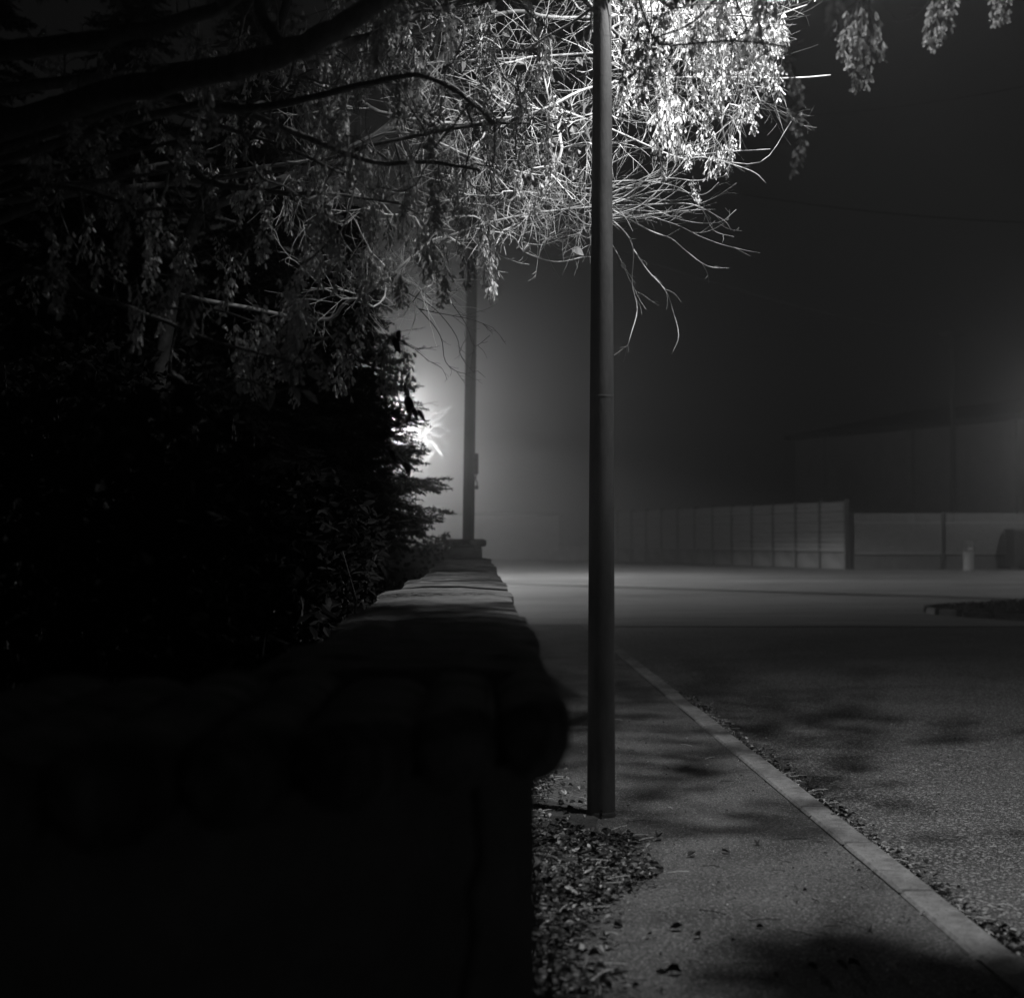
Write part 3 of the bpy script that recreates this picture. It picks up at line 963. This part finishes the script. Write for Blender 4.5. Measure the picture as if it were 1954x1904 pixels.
for pl in ([(803, 477), (850, 560), (890, 620), (905, 660), (935, 640)], [(736, 536), (800, 590), (840, 640), (850, 690), (880, 712), (912, 708)],
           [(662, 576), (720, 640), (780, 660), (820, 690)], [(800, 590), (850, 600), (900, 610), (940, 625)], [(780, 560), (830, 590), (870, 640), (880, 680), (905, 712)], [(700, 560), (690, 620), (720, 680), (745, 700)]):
    limb([(x, y_, 10.2 + random.uniform(-.1, .1)) for x, y_ in pl], .0045, .0018, None, 5, 'shade_toned_twig', bare, dark_limbs)
# the low fan of long thin shoots right of the lamp pole
fan = []
for i in range(17):
    p = at(1125 + random.uniform(-40, 70), 388 + random.gauss(0, 26), 10.1 + random.uniform(-.4, .4))
    d = Vector((1, random.uniform(-.3, .3), random.uniform(-.30, .30))).normalized()
    w_ = Vector((0, random.gauss(0, .05), random.gauss(.02, .07)))
    L = random.uniform(.4, 1.0); pts = [p.copy()]
    for k in range(11):
        w_ = w_ * .85 + Vector((0, random.gauss(0, .04), random.gauss(.008, .05)))
        d = (d + w_ + Vector((random.gauss(0, .04), random.gauss(0, .04), random.gauss(0, .05)))).normalized()
        p = p + d * L / 11; pts.append(p.copy())
    fan.append(pts)
tg = (region(250, 780, 1180, 0, 400, 8.8, 10.8) + region(150, 1160, 1480, -40, 240, 8.8, 10.2) 
      + region(140, 520, 860, 120, 620, 9.6, 11.4) + region(60, 850, 1130, 380, 470, 9.6, 10.6) + region(80, 600, 1500, -260, -20, 8.8, 10.5))
V2, ch2, rad2, idx2 = grow(bl, tg, .3, .0022, .44)
b = MB()
for ch in ch2:
    sm, rs = bend_chain(V2, ch, rad2, .10)
    b.tube(sm, rs, 3 if rs[0] < .005 else 5, cap=False)
    twiglets(b, sm, rs, int(len(ch) * 1.5) + 2, (.14, .55), Vector((.7, 0, .0)), up=.14, r=.0018, sub=.6)
for L_, r0, r1 in bl[9:]:
    twiglets(b, L_, [r0] * len(L_), 4, (.06, .22), Vector((.8, 0, .0)), up=.12, r=.0014, sub=.5)
for pts in fan:
    sm = smooth(pts, 2); rr = list(np.linspace(.0038, .0014, len(sm)))
    b.tube(sm, rr, 4, cap=False)
    twiglets(b, sm, rr, 7, (.08, .32), Vector((.6, 0, .1)), up=.16, r=.0013, sub=.5)
build_rel(b, 'twigs', M['twig'], bare, kind='stuff')
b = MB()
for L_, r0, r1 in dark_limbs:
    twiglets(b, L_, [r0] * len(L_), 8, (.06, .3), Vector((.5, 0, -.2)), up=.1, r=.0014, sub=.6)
build_rel(b, 'shade_toned_twigs', M['shade_toned_twig'], bare, kind='stuff')
# its last leaves
o1 = Vector(bare.location)
lv = MB(); lv.leaf(Vector((0, 0, 0)), Vector((.1, 0, -1)), Vector((.1, -1, .1)), 1, .7, .2, .15)
l1 = lv.build('withered_leaf', M['leaf'], bare)
for i, (x, y_) in enumerate([(985, 112), (1005, 228), (1092, 240), (1150, 372), (1012, 468), (1010, 465), (880, 110), (905, 130), (1190, 500), (1090, 475), (960, 60), (1180, 160), (1060, 290), (870, 190), (1140, 300), (1330, 120), (1100, 110), (940, 160)]):
    o = l1 if i == 0 else dup(l1, (0, 0, 0), parent=bare)
    o.location = at(x, y_, random.uniform(9.2, 9.9)) - o1
    s = random.uniform(.06, .10)
    o.rotation_euler = (random.gauss(0, .5), random.uniform(-1, 1), random.uniform(-1, 1)); o.scale = (s, s, s)


# ------------------------------------------------------------------ spruces, hedge
def spruce(base, height, rbase, label, seed, bare_to=.12, nb=13):
    random.seed(seed)
    root = tag(empty('spruce_tree', base), label, 'tree', 'spruces behind the wall')
    b = MB(); b.tube([(0, 0, z) for z in np.linspace(-.05, height, 10)], list(np.linspace(height * .014, .008, 10)), 9)
    b.build('trunk', M['bark'], root, smooth=True)
    b = MB()
    z = height * bare_to
    while z < height * .985:
        t = (z - height * bare_to) / (height * (1 - bare_to))
        Lb = rbase * (1 - t) ** .85 + .06
        k = int(nb * (1 - t * .55))
        for i in range(k):
            w = random.uniform(0, 2 * math.pi)
            L = Lb * random.uniform(.65, 1.12)
            d = Vector((math.cos(w), math.sin(w), 0)); sd = Vector((-d.y, d.x, 0))
            z0 = z + random.uniform(-.12, .12)
            dr = random.uniform(.18, .62); li_ = random.uniform(-.05, .28)
            pts = [Vector((0, 0, z0)) + d * L * u + Vector((0, 0, L * (li_ * u - dr * u * u + .2 * u ** 3))) for u in np.linspace(0, 1, 7)]
            b.mi = 1; b.tube(pts, list(np.linspace(.012, .004, 7)), 4, cap=False); b.mi = 0
            ns = max(6, int(L * 26))
            for j in range(ns):
                u = .12 + .88 * (j + random.random()) / ns
                a = min(5, int(u * 6)); p = pts[a].lerp(pts[a + 1], u * 6 - a)
                s = random.choice((-1, 1))
                sl = (.10 + .30 * L * (1 - u) + .05) * random.uniform(.5, 1.0)
                dd = (d * random.uniform(.6, 1.1) + sd * s * random.uniform(.4, 1) + Vector((0, 0, random.uniform(-.55, .1)))).normalized()
                if u > .93: dd = d
                m = int(sl / .009)
                for q_ in range(m):
                    pp = p + dd * (sl * q_ / m) + Vector((0, 0, -.12 * (q_ / m) ** 2 * sl))
                    nd = (dd * .7 + Vector((random.gauss(0, 1), random.gauss(0, 1), random.gauss(0, 1))).normalized()).normalized()
                    l_ = random.uniform(.03, .055)
                    c = nd.orthogonal().normalized() * .009
                    b.add([pp + c, pp - c, pp + nd * l_], [(0, 1, 2)])
        z += height * .014 + .035
    b.build('needles', [M['needle'], M['bark']], root, kind='stuff')
    random.seed(seed + 1)
    return root


s1 = at(662, 1000, 17.6)
spruce((s1.x, s1.y, 0), 5.6, 1.15, 'small spruce outlined by the far lamp glow at its right edge', 21, .285, 19)
s2 = at(470, 1000, 15.4)
spruce((s2.x, s2.y, 0), 5.6, 1.35, 'black spruce left of the outlined one, lost in the dark', 22, .05, 12)
s3 = at(180, 1000, 13.8)
spruce((s3.x, s3.y, 0), 6.0, 1.6, 'black spruce farthest into the dark side of the garden', 23, .05, 11)


s4 = at(500, 1000, 21.5)
spruce((s4.x, s4.y, 0), 11.6, 2.2, 'tall dense black spruce behind the outlined small one', 24, .03, 17)
s5 = at(235, 1000, 20.0)
spruce((s5.x, s5.y, 0), 11.0, 2.3, 'tall dense black spruce between the two dark garden spruces', 25, .03, 16)
s6 = at(-40, 1000, 18.5)
spruce((s6.x, s6.y, 0), 10.0, 2.2, 'tall black spruce cut by the dark picture edge', 26, .03, 15)


def hedge(name, base, lx, ly, hz, n, label, seed):
    random.seed(seed)
    root = tag(empty(name, base), label, 'hedge')
    b = MB()
    for i in range(int(lx * ly * 6)):
        x, y_ = random.uniform(-lx / 2, lx / 2), random.uniform(-ly / 2, ly / 2)
        p = Vector((x, y_, 0)); pts = [p]
        for k in range(5): pts.append(pts[-1] + Vector((random.gauss(0, .05), random.gauss(0, .05), hz * .18)))
        b.tube(pts, [.014, .012, .011, .009, .007, .004], 4, cap=False)
    b.build('stems', M['bark'], root, kind='stuff')
    b = MB()
    for i in range(n):
        x, y_ = random.uniform(-lx / 2, lx / 2), random.uniform(-ly / 2, ly / 2)
        top = hz * (1 + .08 * math.sin(x * 2.1 + 1) + .1 * math.sin(y_ * 1.3) + .04 * math.sin(y_ * 4.7 + x))
        z = top * (1 - random.random() ** 1.6)
        d = Vector((random.gauss(0, 1), random.gauss(0, 1), random.gauss(0, .7)))
        b.leaf(Vector((x, y_, z)), d, Vector((random.gauss(0, 1), random.gauss(0, 1), random.gauss(.6, 1))).normalized(), random.uniform(.07, .12), random.uniform(.035, .055))
    b.build('leaves', M['laurel'], root, kind='stuff')
    return root


hedge('laurel_hedge', (-1.35, 8.0, 0), 1.2, 9.0, 1.55, 15000, 'dark evergreen hedge close behind the garden wall', 31)
hedge('laurel_hedge', (-3.1, 11.2, 0), 2.0, 6.0, 2.7, 14000, 'tall black evergreen hedge deeper in the garden under the maple', 32)
random.seed(99)
# lit bare bush beside the far lamp
lbp = at(800, 830, 55.5)
lbush = tag(empty('bare_bush', (lbp.x, lbp.y, 0)), 'bare branches shining close to the far lamp', 'bush')
b = MB()
o_ = Vector((lbp.x, lbp.y, 0))
bb = [at(770, 1040, 55.5), at(775, 930, 55.5), at(795, 850, 55.5), at(812, 812, 55.5)]
b.tube([p - o_ for p in smooth(bb, 3)], list(np.linspace(.09, .04, 10)), 6)
for pl in ([(795, 850), (815, 870), (812, 830), (830, 850), (842, 868)], [(812, 812), (835, 800), (855, 782)], [(812, 812), (822, 790), (826, 770)], [(805, 830), (830, 812), (848, 806)], [(806, 832), (790, 818), (775, 806)],
           [(812, 812), (840, 812), (862, 826)], [(800, 840), (780, 860), (790, 880), (815, 878), (828, 862)], [(826, 790), (845, 785), (862, 775)], [(812, 820), (835, 832), (850, 830)]):
    z = 59.5 + random.uniform(-.3, .5)
    b.tube([at(x, y_, z) - o_ for x, y_ in pl], list(np.linspace(.016, .010, len(pl))), 5)
b.build('branches', M['maple_twig'], lbush)

# ------------------------------------------------------------------ far side: barrier, fence, hall, things on the far pavement
P0 = on_ground(1616, 1086); P1 = Vector((9.4, 99.0, 0))
dv = (P1 - P0).normalized(); Lf = (P1 - P0).length
bar = tag(empty('noise_barrier', P0, math.atan2(dv.y, dv.x)), 'tall pale barrier of ribbed panels on a concrete plinth, running off into the fog', 'fence')
nb = 12; bw = Lf / nb
BH, PH = 3.30, .82
pst = MB(); pst.box(-.05, .05, -.09, .09, 0, BH + .10); pst.box(-.1, .1, .092, .105, 0, BH + .1); pst.box(-.1, .1, -.105, -.092, 0, BH + .1)
po = pst.build('post', M['screen'], bar)
sl = MB(); sl.cbox(.10, bw - .10, -.07, .07, -.05, PH - .03, .012); so = sl.build('plinth_slab', M['conc'], bar)
pd = MB(); pd.cbox(-.07, .07, .11, .2, -.05, PH - .05, .015); pdo = pd.build('plinth_pillar', M['conc'], bar)
bd = MB()
hb = (BH - PH) / 5
prof = [(.03, 0), (.095, .05), (.095, hb * .40), (.05, hb * .46), (.05, hb * .54), (.095, hb * .60), (.095, hb - .05), (.03, hb - .002)]
vs = [(x, yv, z) for x, ins in ((.11, 0), (bw - .11, 0)) for yv, z in prof] + [(x, -.05, z) for x in (.11, bw - .11) for z in (0, hb - .002)]
n = len(prof)
fs = [(i, i + 1, n + i + 1, n + i) for i in range(n - 1)] + [(2 * n, 2 * n + 2, 2 * n + 3, 2 * n + 1), (n - 1, 2 * n + 1, 2 * n + 3, 2 * n - 1), (0, n, 2 * n + 2, 2 * n),
      tuple(list(range(n)) + [2 * n + 1, 2 * n]), tuple([n + i for i in range(n)][::-1] + [2 * n + 2, 2 * n + 3])]
bd.add(vs, fs)
bo = bd.build('panel_board', M['panel'], bar)
f = [1, 1, 1, 1]
for i in range(nb):
    for k, (o, extra) in enumerate(((po, 0), (so, 0), (pdo, 0))):
        c = o if f[k] else dup(o, (0, 0, 0), parent=bar)
        f[k] = 0
        c.location = (i * bw, 0, 0)
    for j in range(5):
        c = bo if f[3] else dup(bo, (0, 0, 0), parent=bar)
        f[3] = 0
        c.location = (i * bw, random.uniform(-.01, .01), PH + j * hb)
for c in (dup(po, (nb * bw, 0, 0), parent=bar),): pass

F0 = P0 + Vector((.25, .1, 0))
F1 = on_ground(2150, 1086)
dv = (F1 - F0).normalized(); Lr = (F1 - F0).length
mf = tag(empty('picket_fence', F0, math.atan2(dv.y, dv.x)), 'pale picket topped fence with dark posts on a low plinth beside the barrier', 'fence')
px = (on_ground(1800, 1086) - F0).length
FH = 2.72
for k in range(4):
    b = MB(); b.cbox(-.09, .09, -.08, .08, 0, FH + .05, .015)
    o = b.build('post', M['dark_metal'], mf); o.location = (k * px, 0, 0)
for k in range(3):
    b = MB(); b.cbox(k * px + .12, (k + 1) * px - .12, -.06, .06, -.05, .66, .01); b.build('plinth_slab', M['screen'], mf)
    b = MB()
    x = k * px + .17
    while x < (k + 1) * px - .13:
        b.box(x, x + .065, -.05, -.025, .72, FH + random.uniform(-.015, .015)); x += .128
    b.build('pickets', M['picket'], mf, kind='stuff')
    b = MB()
    b.cbox(k * px + .1, (k + 1) * px - .1, -.02, .02, .74, .80, .006); b.cbox(k * px + .1, (k + 1) * px - .1, -.02, .02, FH - .5, FH - .42, .006)
    b.build('rail', M['picket'], mf)
    b = MB(); b.cbox(k * px + .1, (k + 1) * px - .1, .0245, .045, .68, FH - .42, .004); b.build('screen', M['screen'], mf)

# low wall and gate pier off to the left of the barrier
lw = tag(empty('concrete_wall', (P1.x, P1.y, 0)), 'faint low concrete wall in the fog beyond the barrier end', 'wall')
b = MB(); b.cbox(-4.7, -.3, -.1, .1, -.05, .9, .02); b.build('wall_body', M['conc'], lw)
b = MB(); b.cbox(-4.75, -.25, -.16, .16, .902, .99, .015); b.build('wall_cap', M['conc'], lw)
gb = tag(empty('shed', (1.2, 108, 0)), 'faint flat roofed building edge in the fog behind the lamp pole', 'building')
b = MB(); b.box(-5, 4.6, 0, 8, -.05, 3.2); b.build('wall', M['hall'], gb)
b = MB(); b.cbox(-5.2, 4.8, -.2, 8.2, 3.203, 3.4, .03); b.build('roof', M['roof'], gb)

# hall
A = Vector((20.6, 98.5, 0)); B = Vector((40.5, 62.5 + 0, 0)); B = A + (Vector((30.2, 80.4, 0)) - A) * 3.0
dv = (B - A).normalized(); Lh = (B - A).length
hall = tag(empty('hall', A, math.atan2(dv.y, dv.x)), 'large pale hall with a dark sloping eave behind the picket fence', 'building')
EH = 8.45
b = MB(); b.box(.4, Lh, .6, 24, -.05, EH - .3); b.build('wall', M['hall'], hall)
b = MB()
b.add([(0, 0, EH - .28), (Lh, 0, EH - .28), (Lh, 0, EH), (0, 0, EH), (0, 12, EH + 2.2), (Lh, 12, EH + 2.2), (0, 24, EH), (Lh, 24, EH), (0, 24, EH - .28), (Lh, 24, EH - .28)],
      [(0, 1, 2, 3), (3, 2, 5, 4), (4, 5, 7, 6), (6, 7, 9, 8), (0, 3, 4, 6, 8), (1, 9, 7, 5, 2), (0, 8, 9, 1)])
b.build('roof', M['roof'], hall)
for k in range(7):
    b = MB(); b.cbox(3 + k * 8, 3.5 + k * 8, .3, .598, 0, EH - .31, .02); b.build('pilaster', M['hall'], hall)

# bin-like post with a rounded top
p = on_ground(1848, 1089)
ps = tag(empty('bollard', p), 'pale round topped post with a bright band in front of the picket fence', 'bollard')
b = MB(); b.lathe([(.25, 0), (.25, .06), (.235, .08), (.235, .86), (.23, .9)], (0, 0, 0), 20); b.build('body', M['panel'], ps, smooth=True)
b = MB(); b.lathe([(.25, .902), (.255, .92), (.25, 1.16), (.215, 1.30), (.15, 1.36), (.06, 1.375)], (0, 0, 0), 20); b.build('cap', M['conc'], ps, smooth=True)
b = MB(); b.cbox(-.12, .12, -.262, -.245, .98, 1.06, .004); b.build('reflector', M['white'], ps)
b = MB(); b.lathe([(.29, -.01), (.29, .05), (.255, .058)], (0, 0, 0), 20); b.build('foot', M['conc'], ps)
p = on_ground(1756, 1082)  # dark post put where a bollard's shadow falls on the fence
b = MB(); b.lathe([(.07, 0), (.07, .72), (.05, .80), (.015, .82)], (0, 0, 0), 12); b.v = [(x + p.x, y_ + p.y - .5, z) for x, y_, z in b.v]
tag(b.build('bollard', M['dark_metal']), 'dark post standing in for a shadow on the first fence bay', 'bollard')
p = on_ground(1914, 1086)
ct = tag(empty('container', (p.x, p.y - 1.6, 0)), 'dark box shaped container cut off by the picture edge', 'container')
b = MB(); b.cbox(0, 2.6, 0, 1.3, .12, 1.82, .03); b.build('body', M['dark_metal'], ct)
b = MB(); b.cbox(-.05, 2.65, -.05, 1.35, 1.823, 1.95, .03); b.build('lid', M['screen'], ct)
for x in (.2, 2.2):
    b = MB(); b.cbox(x, x + .2, .1, 1.2, 0, .118, .02); b.build('foot', M['conc'], ct)
for k in range(4):
    b = MB(); b.cbox(.25 + k * .6, .33 + k * .6, -.035, -.002, .2, 1.75, .006); b.build('rib', M['dark_metal'], ct)

# traffic island: low mound with a pale kerb stone at its tip
ic = on_ground(2010, 1172, ROAD_Z)
isl = tag(empty('traffic_island', (ic.x, ic.y, ROAD_Z)), 'low earth mound with tufts of grass and pale kerb stones in the road', 'island')
b = MB()
nr, ns = 9, 40
vs = []
def icp(w, r): return Vector((math.cos(w) * 2.35 * r, math.sin(w) * 2.6 * r, 0))
for i in range(nr + 1):
    r = i / nr
    for s in range(ns):
        w = 2 * math.pi * s / ns
        q_ = icp(w, r); q_.z = .17 * (1 - r * r) + .06 + (random.uniform(-.03, .03) if i < nr else -.1)
        vs.append(q_)
fs = [(i * ns + s, (i + 1) * ns + s, (i + 1) * ns + (s + 1) % ns, i * ns + (s + 1) % ns) for i in range(nr) for s in range(ns)]
b.add(vs, fs); b.build('mound', M['soil'], isl, smooth=True)
for s in range(22):
    w = 2 * math.pi * s / 22
    c = icp(w, 1.04)
    b = MB(); b.cbox(-.30, .30, -.07, .07, -.05, .13, .02, .006)
    o = b.build('kerb_stone', M['kerb'], isl); o.location = c; o.rotation_euler = (0, 0, w + math.pi / 2)
b = MB()
for i in range(2600):
    w = random.uniform(0, 6.28); r = math.sqrt(random.random()) * .97
    c = icp(w, r); c.z = .17 * (1 - r * r) + .03
    d = Vector((random.gauss(0, .5), random.gauss(0, .5), random.uniform(.3, 1)))
    b.leaf(c, d, Vector((random.gauss(0, 1), random.gauss(0, 1), .5)), random.uniform(.06, .16), random.uniform(.012, .04), .2, .3)
b.build('grass_tufts', M['weed'], isl, kind='stuff')

# ------------------------------------------------------------------ litter
LM = [M['litter_pale'], M['litter_mid'], M['litter_dark']]


def litter_piece(b, p, smin, smax, pale=.2):
    u = random.random()
    b.mi = 0 if u < pale else (1 if u < pale + .3 else 2)
    a = random.uniform(0, 6.28)
    if random.random() < .15:
        d = Vector((math.cos(a), math.sin(a), random.uniform(-.05, .15)))
        L = random.uniform(.04, .14)
        b.tube([p, p + d * L * .5 + Vector((0, 0, .004)), p + d * L], .0018, 3, cap=False)
    else:
        d = Vector((math.cos(a), math.sin(a), random.uniform(-.08, .18) if random.random() < .8 else random.uniform(.2, .7)))
        L = random.uniform(smin, smax)
        b.leaf(p, d, Vector((random.gauss(0, .35), random.gauss(0, .35), 1)).normalized(), L, L * random.uniform(.4, .75), random.uniform(.1, .7), random.uniform(-.2, .35))


b = MB()
cl = [(random.uniform(.1, .7), random.uniform(5.9, 7.2)) for _ in range(26)] + [(random.uniform(.1, .42), random.uniform(4.2, 9.0)) for _ in range(34)]
k = 0
while k < 8200:
    u = random.random()
    if u < .35:
        c = random.choice(cl); x, y_ = c[0] + random.gauss(0, .05), c[1] + random.gauss(0, .08)
    elif u < .7:
        x, y_ = random.uniform(.08, .78), random.uniform(5.85, 7.3)
        if x > .55 + .25 * math.exp(-((y_ - 6.45) / .45) ** 2) * random.uniform(.5, 1.1) - .1 * abs(y_ - 6.5): continue
    else:
        y_ = random.uniform(3.9, 9.2); x = .09 + abs(random.gauss(0, .17))
    if x < .08: continue
    k += 1
    litter_piece(b, Vector((x, y_, random.uniform(.006, .04))), .010, .045, .17)
tag(b.build('fallen_leaves', LM), 'drift of dead leaves and seeds along the wall foot and round the pole', 'leaves', kind='stuff')
b = MB()
for i in range(6500):
    y_ = 3.8 + 10.5 * random.random() ** 1.5
    dens = .5 + .5 * math.sin(y_ * 3.3) * math.sin(y_ * 1.7 + 1)
    if random.random() > .25 + dens: continue
    x = KX1 + .005 + abs(random.gauss(0, .075)) + (.05 * random.random() if y_ < 6 else 0)
    litter_piece(b, Vector((x, y_, ROAD_Z + random.uniform(.003, .02 if x > KX1 + .06 else .045))), .012, .042, .26)
tag(b.build('gutter_litter', LM), 'line of dead leaves and twigs lying in the gutter along the kerb', 'leaves', kind='stuff')
b = MB()
for i in range(420):
    y_ = 3.9 + 8 * random.random() ** 1.6
    litter_piece(b, Vector((random.uniform(.3, KX0 - .02), y_, .003)), .008, .022, .25)
for i in range(240):
    y_ = 4.2 + 10 * random.random() ** 1.4
    litter_piece(b, Vector((KX1 + .2 + abs(random.gauss(0, 1.2)), y_, ROAD_Z + .003)), .008, .02, .3)
tag(b.build('seed_litter', LM), 'single seeds and bits scattered over pavement and road', 'litter', kind='stuff')
# single leaves one can pick out
proto = []
for k in range(5):
    lv = MB(); lv.leaf(Vector((-.5, 0, 0)), Vector((1, 0, .12)), Vector((.1, 0, 1)), 1, random.uniform(.5, .8), random.uniform(.3, .7), random.uniform(-.3, .3))
    proto.append(lv)
LEAVES = [
    (1450, 1772, .035, 2, 'small dark curled leaf alone in the middle of the pavement'),
    (1660, 1776, .04, 2, 'dark curled leaf on the pavement close to the kerb, above the big shadow'),
    (1290, 1776, .05, 2, 'dark crumpled leaf, left one of a pair on the pavement below the litter drift'),
    (1330, 1790, .045, 1, 'grey crumpled leaf, right one of a pair on the pavement below the litter drift'),
    (1262, 1852, .07, 0, 'large pale flat leaf low on the pavement beside the wall end'),
    (1285, 1858, .06, 2, 'dark leaf touching the large pale flat leaf low on the pavement'),
    (1630, 1843, .05, 2, 'dark leaf lying within the big shadow on the pavement'),
    (1605, 1850, .05, 1, 'grey leaf beside the dark one within the big shadow'),
    (1550, 1850, .04, 2, 'small dark leaf at the inner edge of the big shadow'),
    (1320, 1634, .05, 2, 'dark leaf just clear of the right end of the litter drift'),
    (1385, 1628, .05, 1, 'grey leaf in the open pavement level with the litter drift'),
    (1445, 1612, .05, 2, 'dark leaf halfway between the litter drift and the kerb'),
    (1075, 1610, .085, 0, 'largest pale leaf standing up in the litter below the lamp pole'),
    (1090, 1622, .07, 0, 'pale leaf against the largest one in the litter below the lamp pole'),
    (1120, 1655, .07, 0, 'pale curled leaf in the middle of the litter drift'),
    (1105, 1672, .08, 1, 'long grey leaf lying across the middle of the litter drift'),
    (1150, 1790, .05, 0, 'pale leaf at the tip of the lower litter patch'),
    (1118, 1768, .05, 0, 'pale leaf on top of the lower litter patch by the weeds'),
    (1150, 1860, .06, 0, 'pale leaf on the pavement below the lower litter patch'),
    (1590, 1556, .04, 0, 'pale leaf lying against the kerb joint'),
    (1545, 1562, .04, 1, 'grey curled leaf on the pavement a little off the kerb joint'),
    (1760, 1745, .03, 0, 'tiny pale leaf bright against the dark kerb joint line'),
    (1700, 1850, .04, 0, 'small pale leaf at the far edge of the big shadow near the kerb'),
    (1255, 1603, .07, 2, 'dark upturned leaf at the tip of the twig beside the lamp pole'),
    (1215, 1608, .06, 2, 'dark leaf between the lamp pole and the upturned leaf'),
]
for i, (x, y_, s, mk, lab) in enumerate(LEAVES):
    p = on_ground(x, y_)
    lv = proto[i % 5]; nb_ = MB(); nb_.v = list(lv.v); nb_.f = list(lv.f); nb_.m = list(lv.m)
    o = nb_.build('fallen_leaf', LM[mk])
    o.location = (p.x, p.y, p.z + s * .14)
    o.rotation_euler = (random.gauss(0, .25), random.gauss(0, .25), random.uniform(0, 6.28)); o.scale = (s, s, s)
    tag(o, lab, 'leaf', 'single dead leaves on the pavement')
# weeds at the wall foot
for i, (x, y_, h_) in enumerate([(.20, 6.05, .2), (.18, 5.45, .26), (.17, 4.9, .3), (.19, 4.45, .26), (.2, 8.3, .12)]):
    r_ = tag(empty('weed', (x, y_, 0)), ['leafy weed nearest the litter drift at the wall foot', 'dark leafy weed second along the wall foot from the litter drift', 'tallest dark weed growing at the wall foot', 'weed at the wall foot closest to the lower picture edge',
                                        'low weed by the wall foot just behind the lamp pole'][i], 'weed', 'weeds along the wall foot')
    bs = MB(); bf_ = MB()
    for s in range(9):
        a = random.uniform(0, 6.28)
        pts = [Vector((0, 0, 0)), Vector((math.cos(a) * .03, math.sin(a) * .04, h_ * .4)), Vector((math.cos(a) * .09, math.sin(a) * .11, h_ * random.uniform(.6, 1)))]
        sm = smooth(pts, 3); bs.tube(sm, .0025, 4, cap=False)
        for k in range(12):
            p = sm[random.randrange(1, len(sm))]
            bf_.leaf(p, Vector((random.gauss(0, 1), random.gauss(0, 1), random.gauss(0, .5))), Vector((0, 0, 1)), random.uniform(.03, .06), random.uniform(.018, .03), .2, .2)
    bs.build('stems', M['weed'], r_); bf_.build('leaves', M['weed'], r_)
# tar seam in the road
a = on_ground(1790, 1268, ROAD_Z); c = on_ground(1900, 1298, ROAD_Z)
b = MB()
pts = [a.lerp(c, t) + Vector((random.uniform(-.05, .05), random.uniform(-.05, .05), 0)) for t in np.linspace(0, 1, 9)]
vs = []
for p in pts: vs += [p + Vector((0, -.06, .004)), p + Vector((0, .06, .004))]
b.add(vs, [(2 * i, 2 * i + 2, 2 * i + 3, 2 * i + 1) for i in range(8)])
tag(b.build('road_seam', M['crack']), kind='structure')

# ------------------------------------------------------------------ haze
b = MB(); b.box(-72, 97, -14, 187, -1.2, 15.5)
hz = b.build('haze', [])
hz['kind'] = 'stuff'
hm = bpy.data.materials.new('haze')
hm.use_nodes = True
nt = hm.node_tree
for n_ in list(nt.nodes):
    if n_.type == 'BSDF_PRINCIPLED': nt.nodes.remove(n_)
pv = nt.nodes.new('ShaderNodeVolumePrincipled')
pv.inputs['Color'].default_value = (.9, .9, .9, 1)
pv.inputs['Density'].default_value = HAZE_DENSITY
pv.inputs['Anisotropy'].default_value = HAZE_ANISO
nt.links.new(pv.outputs[0], nt.nodes['Material Output'].inputs['Volume'])
hz.data.materials.append(hm)
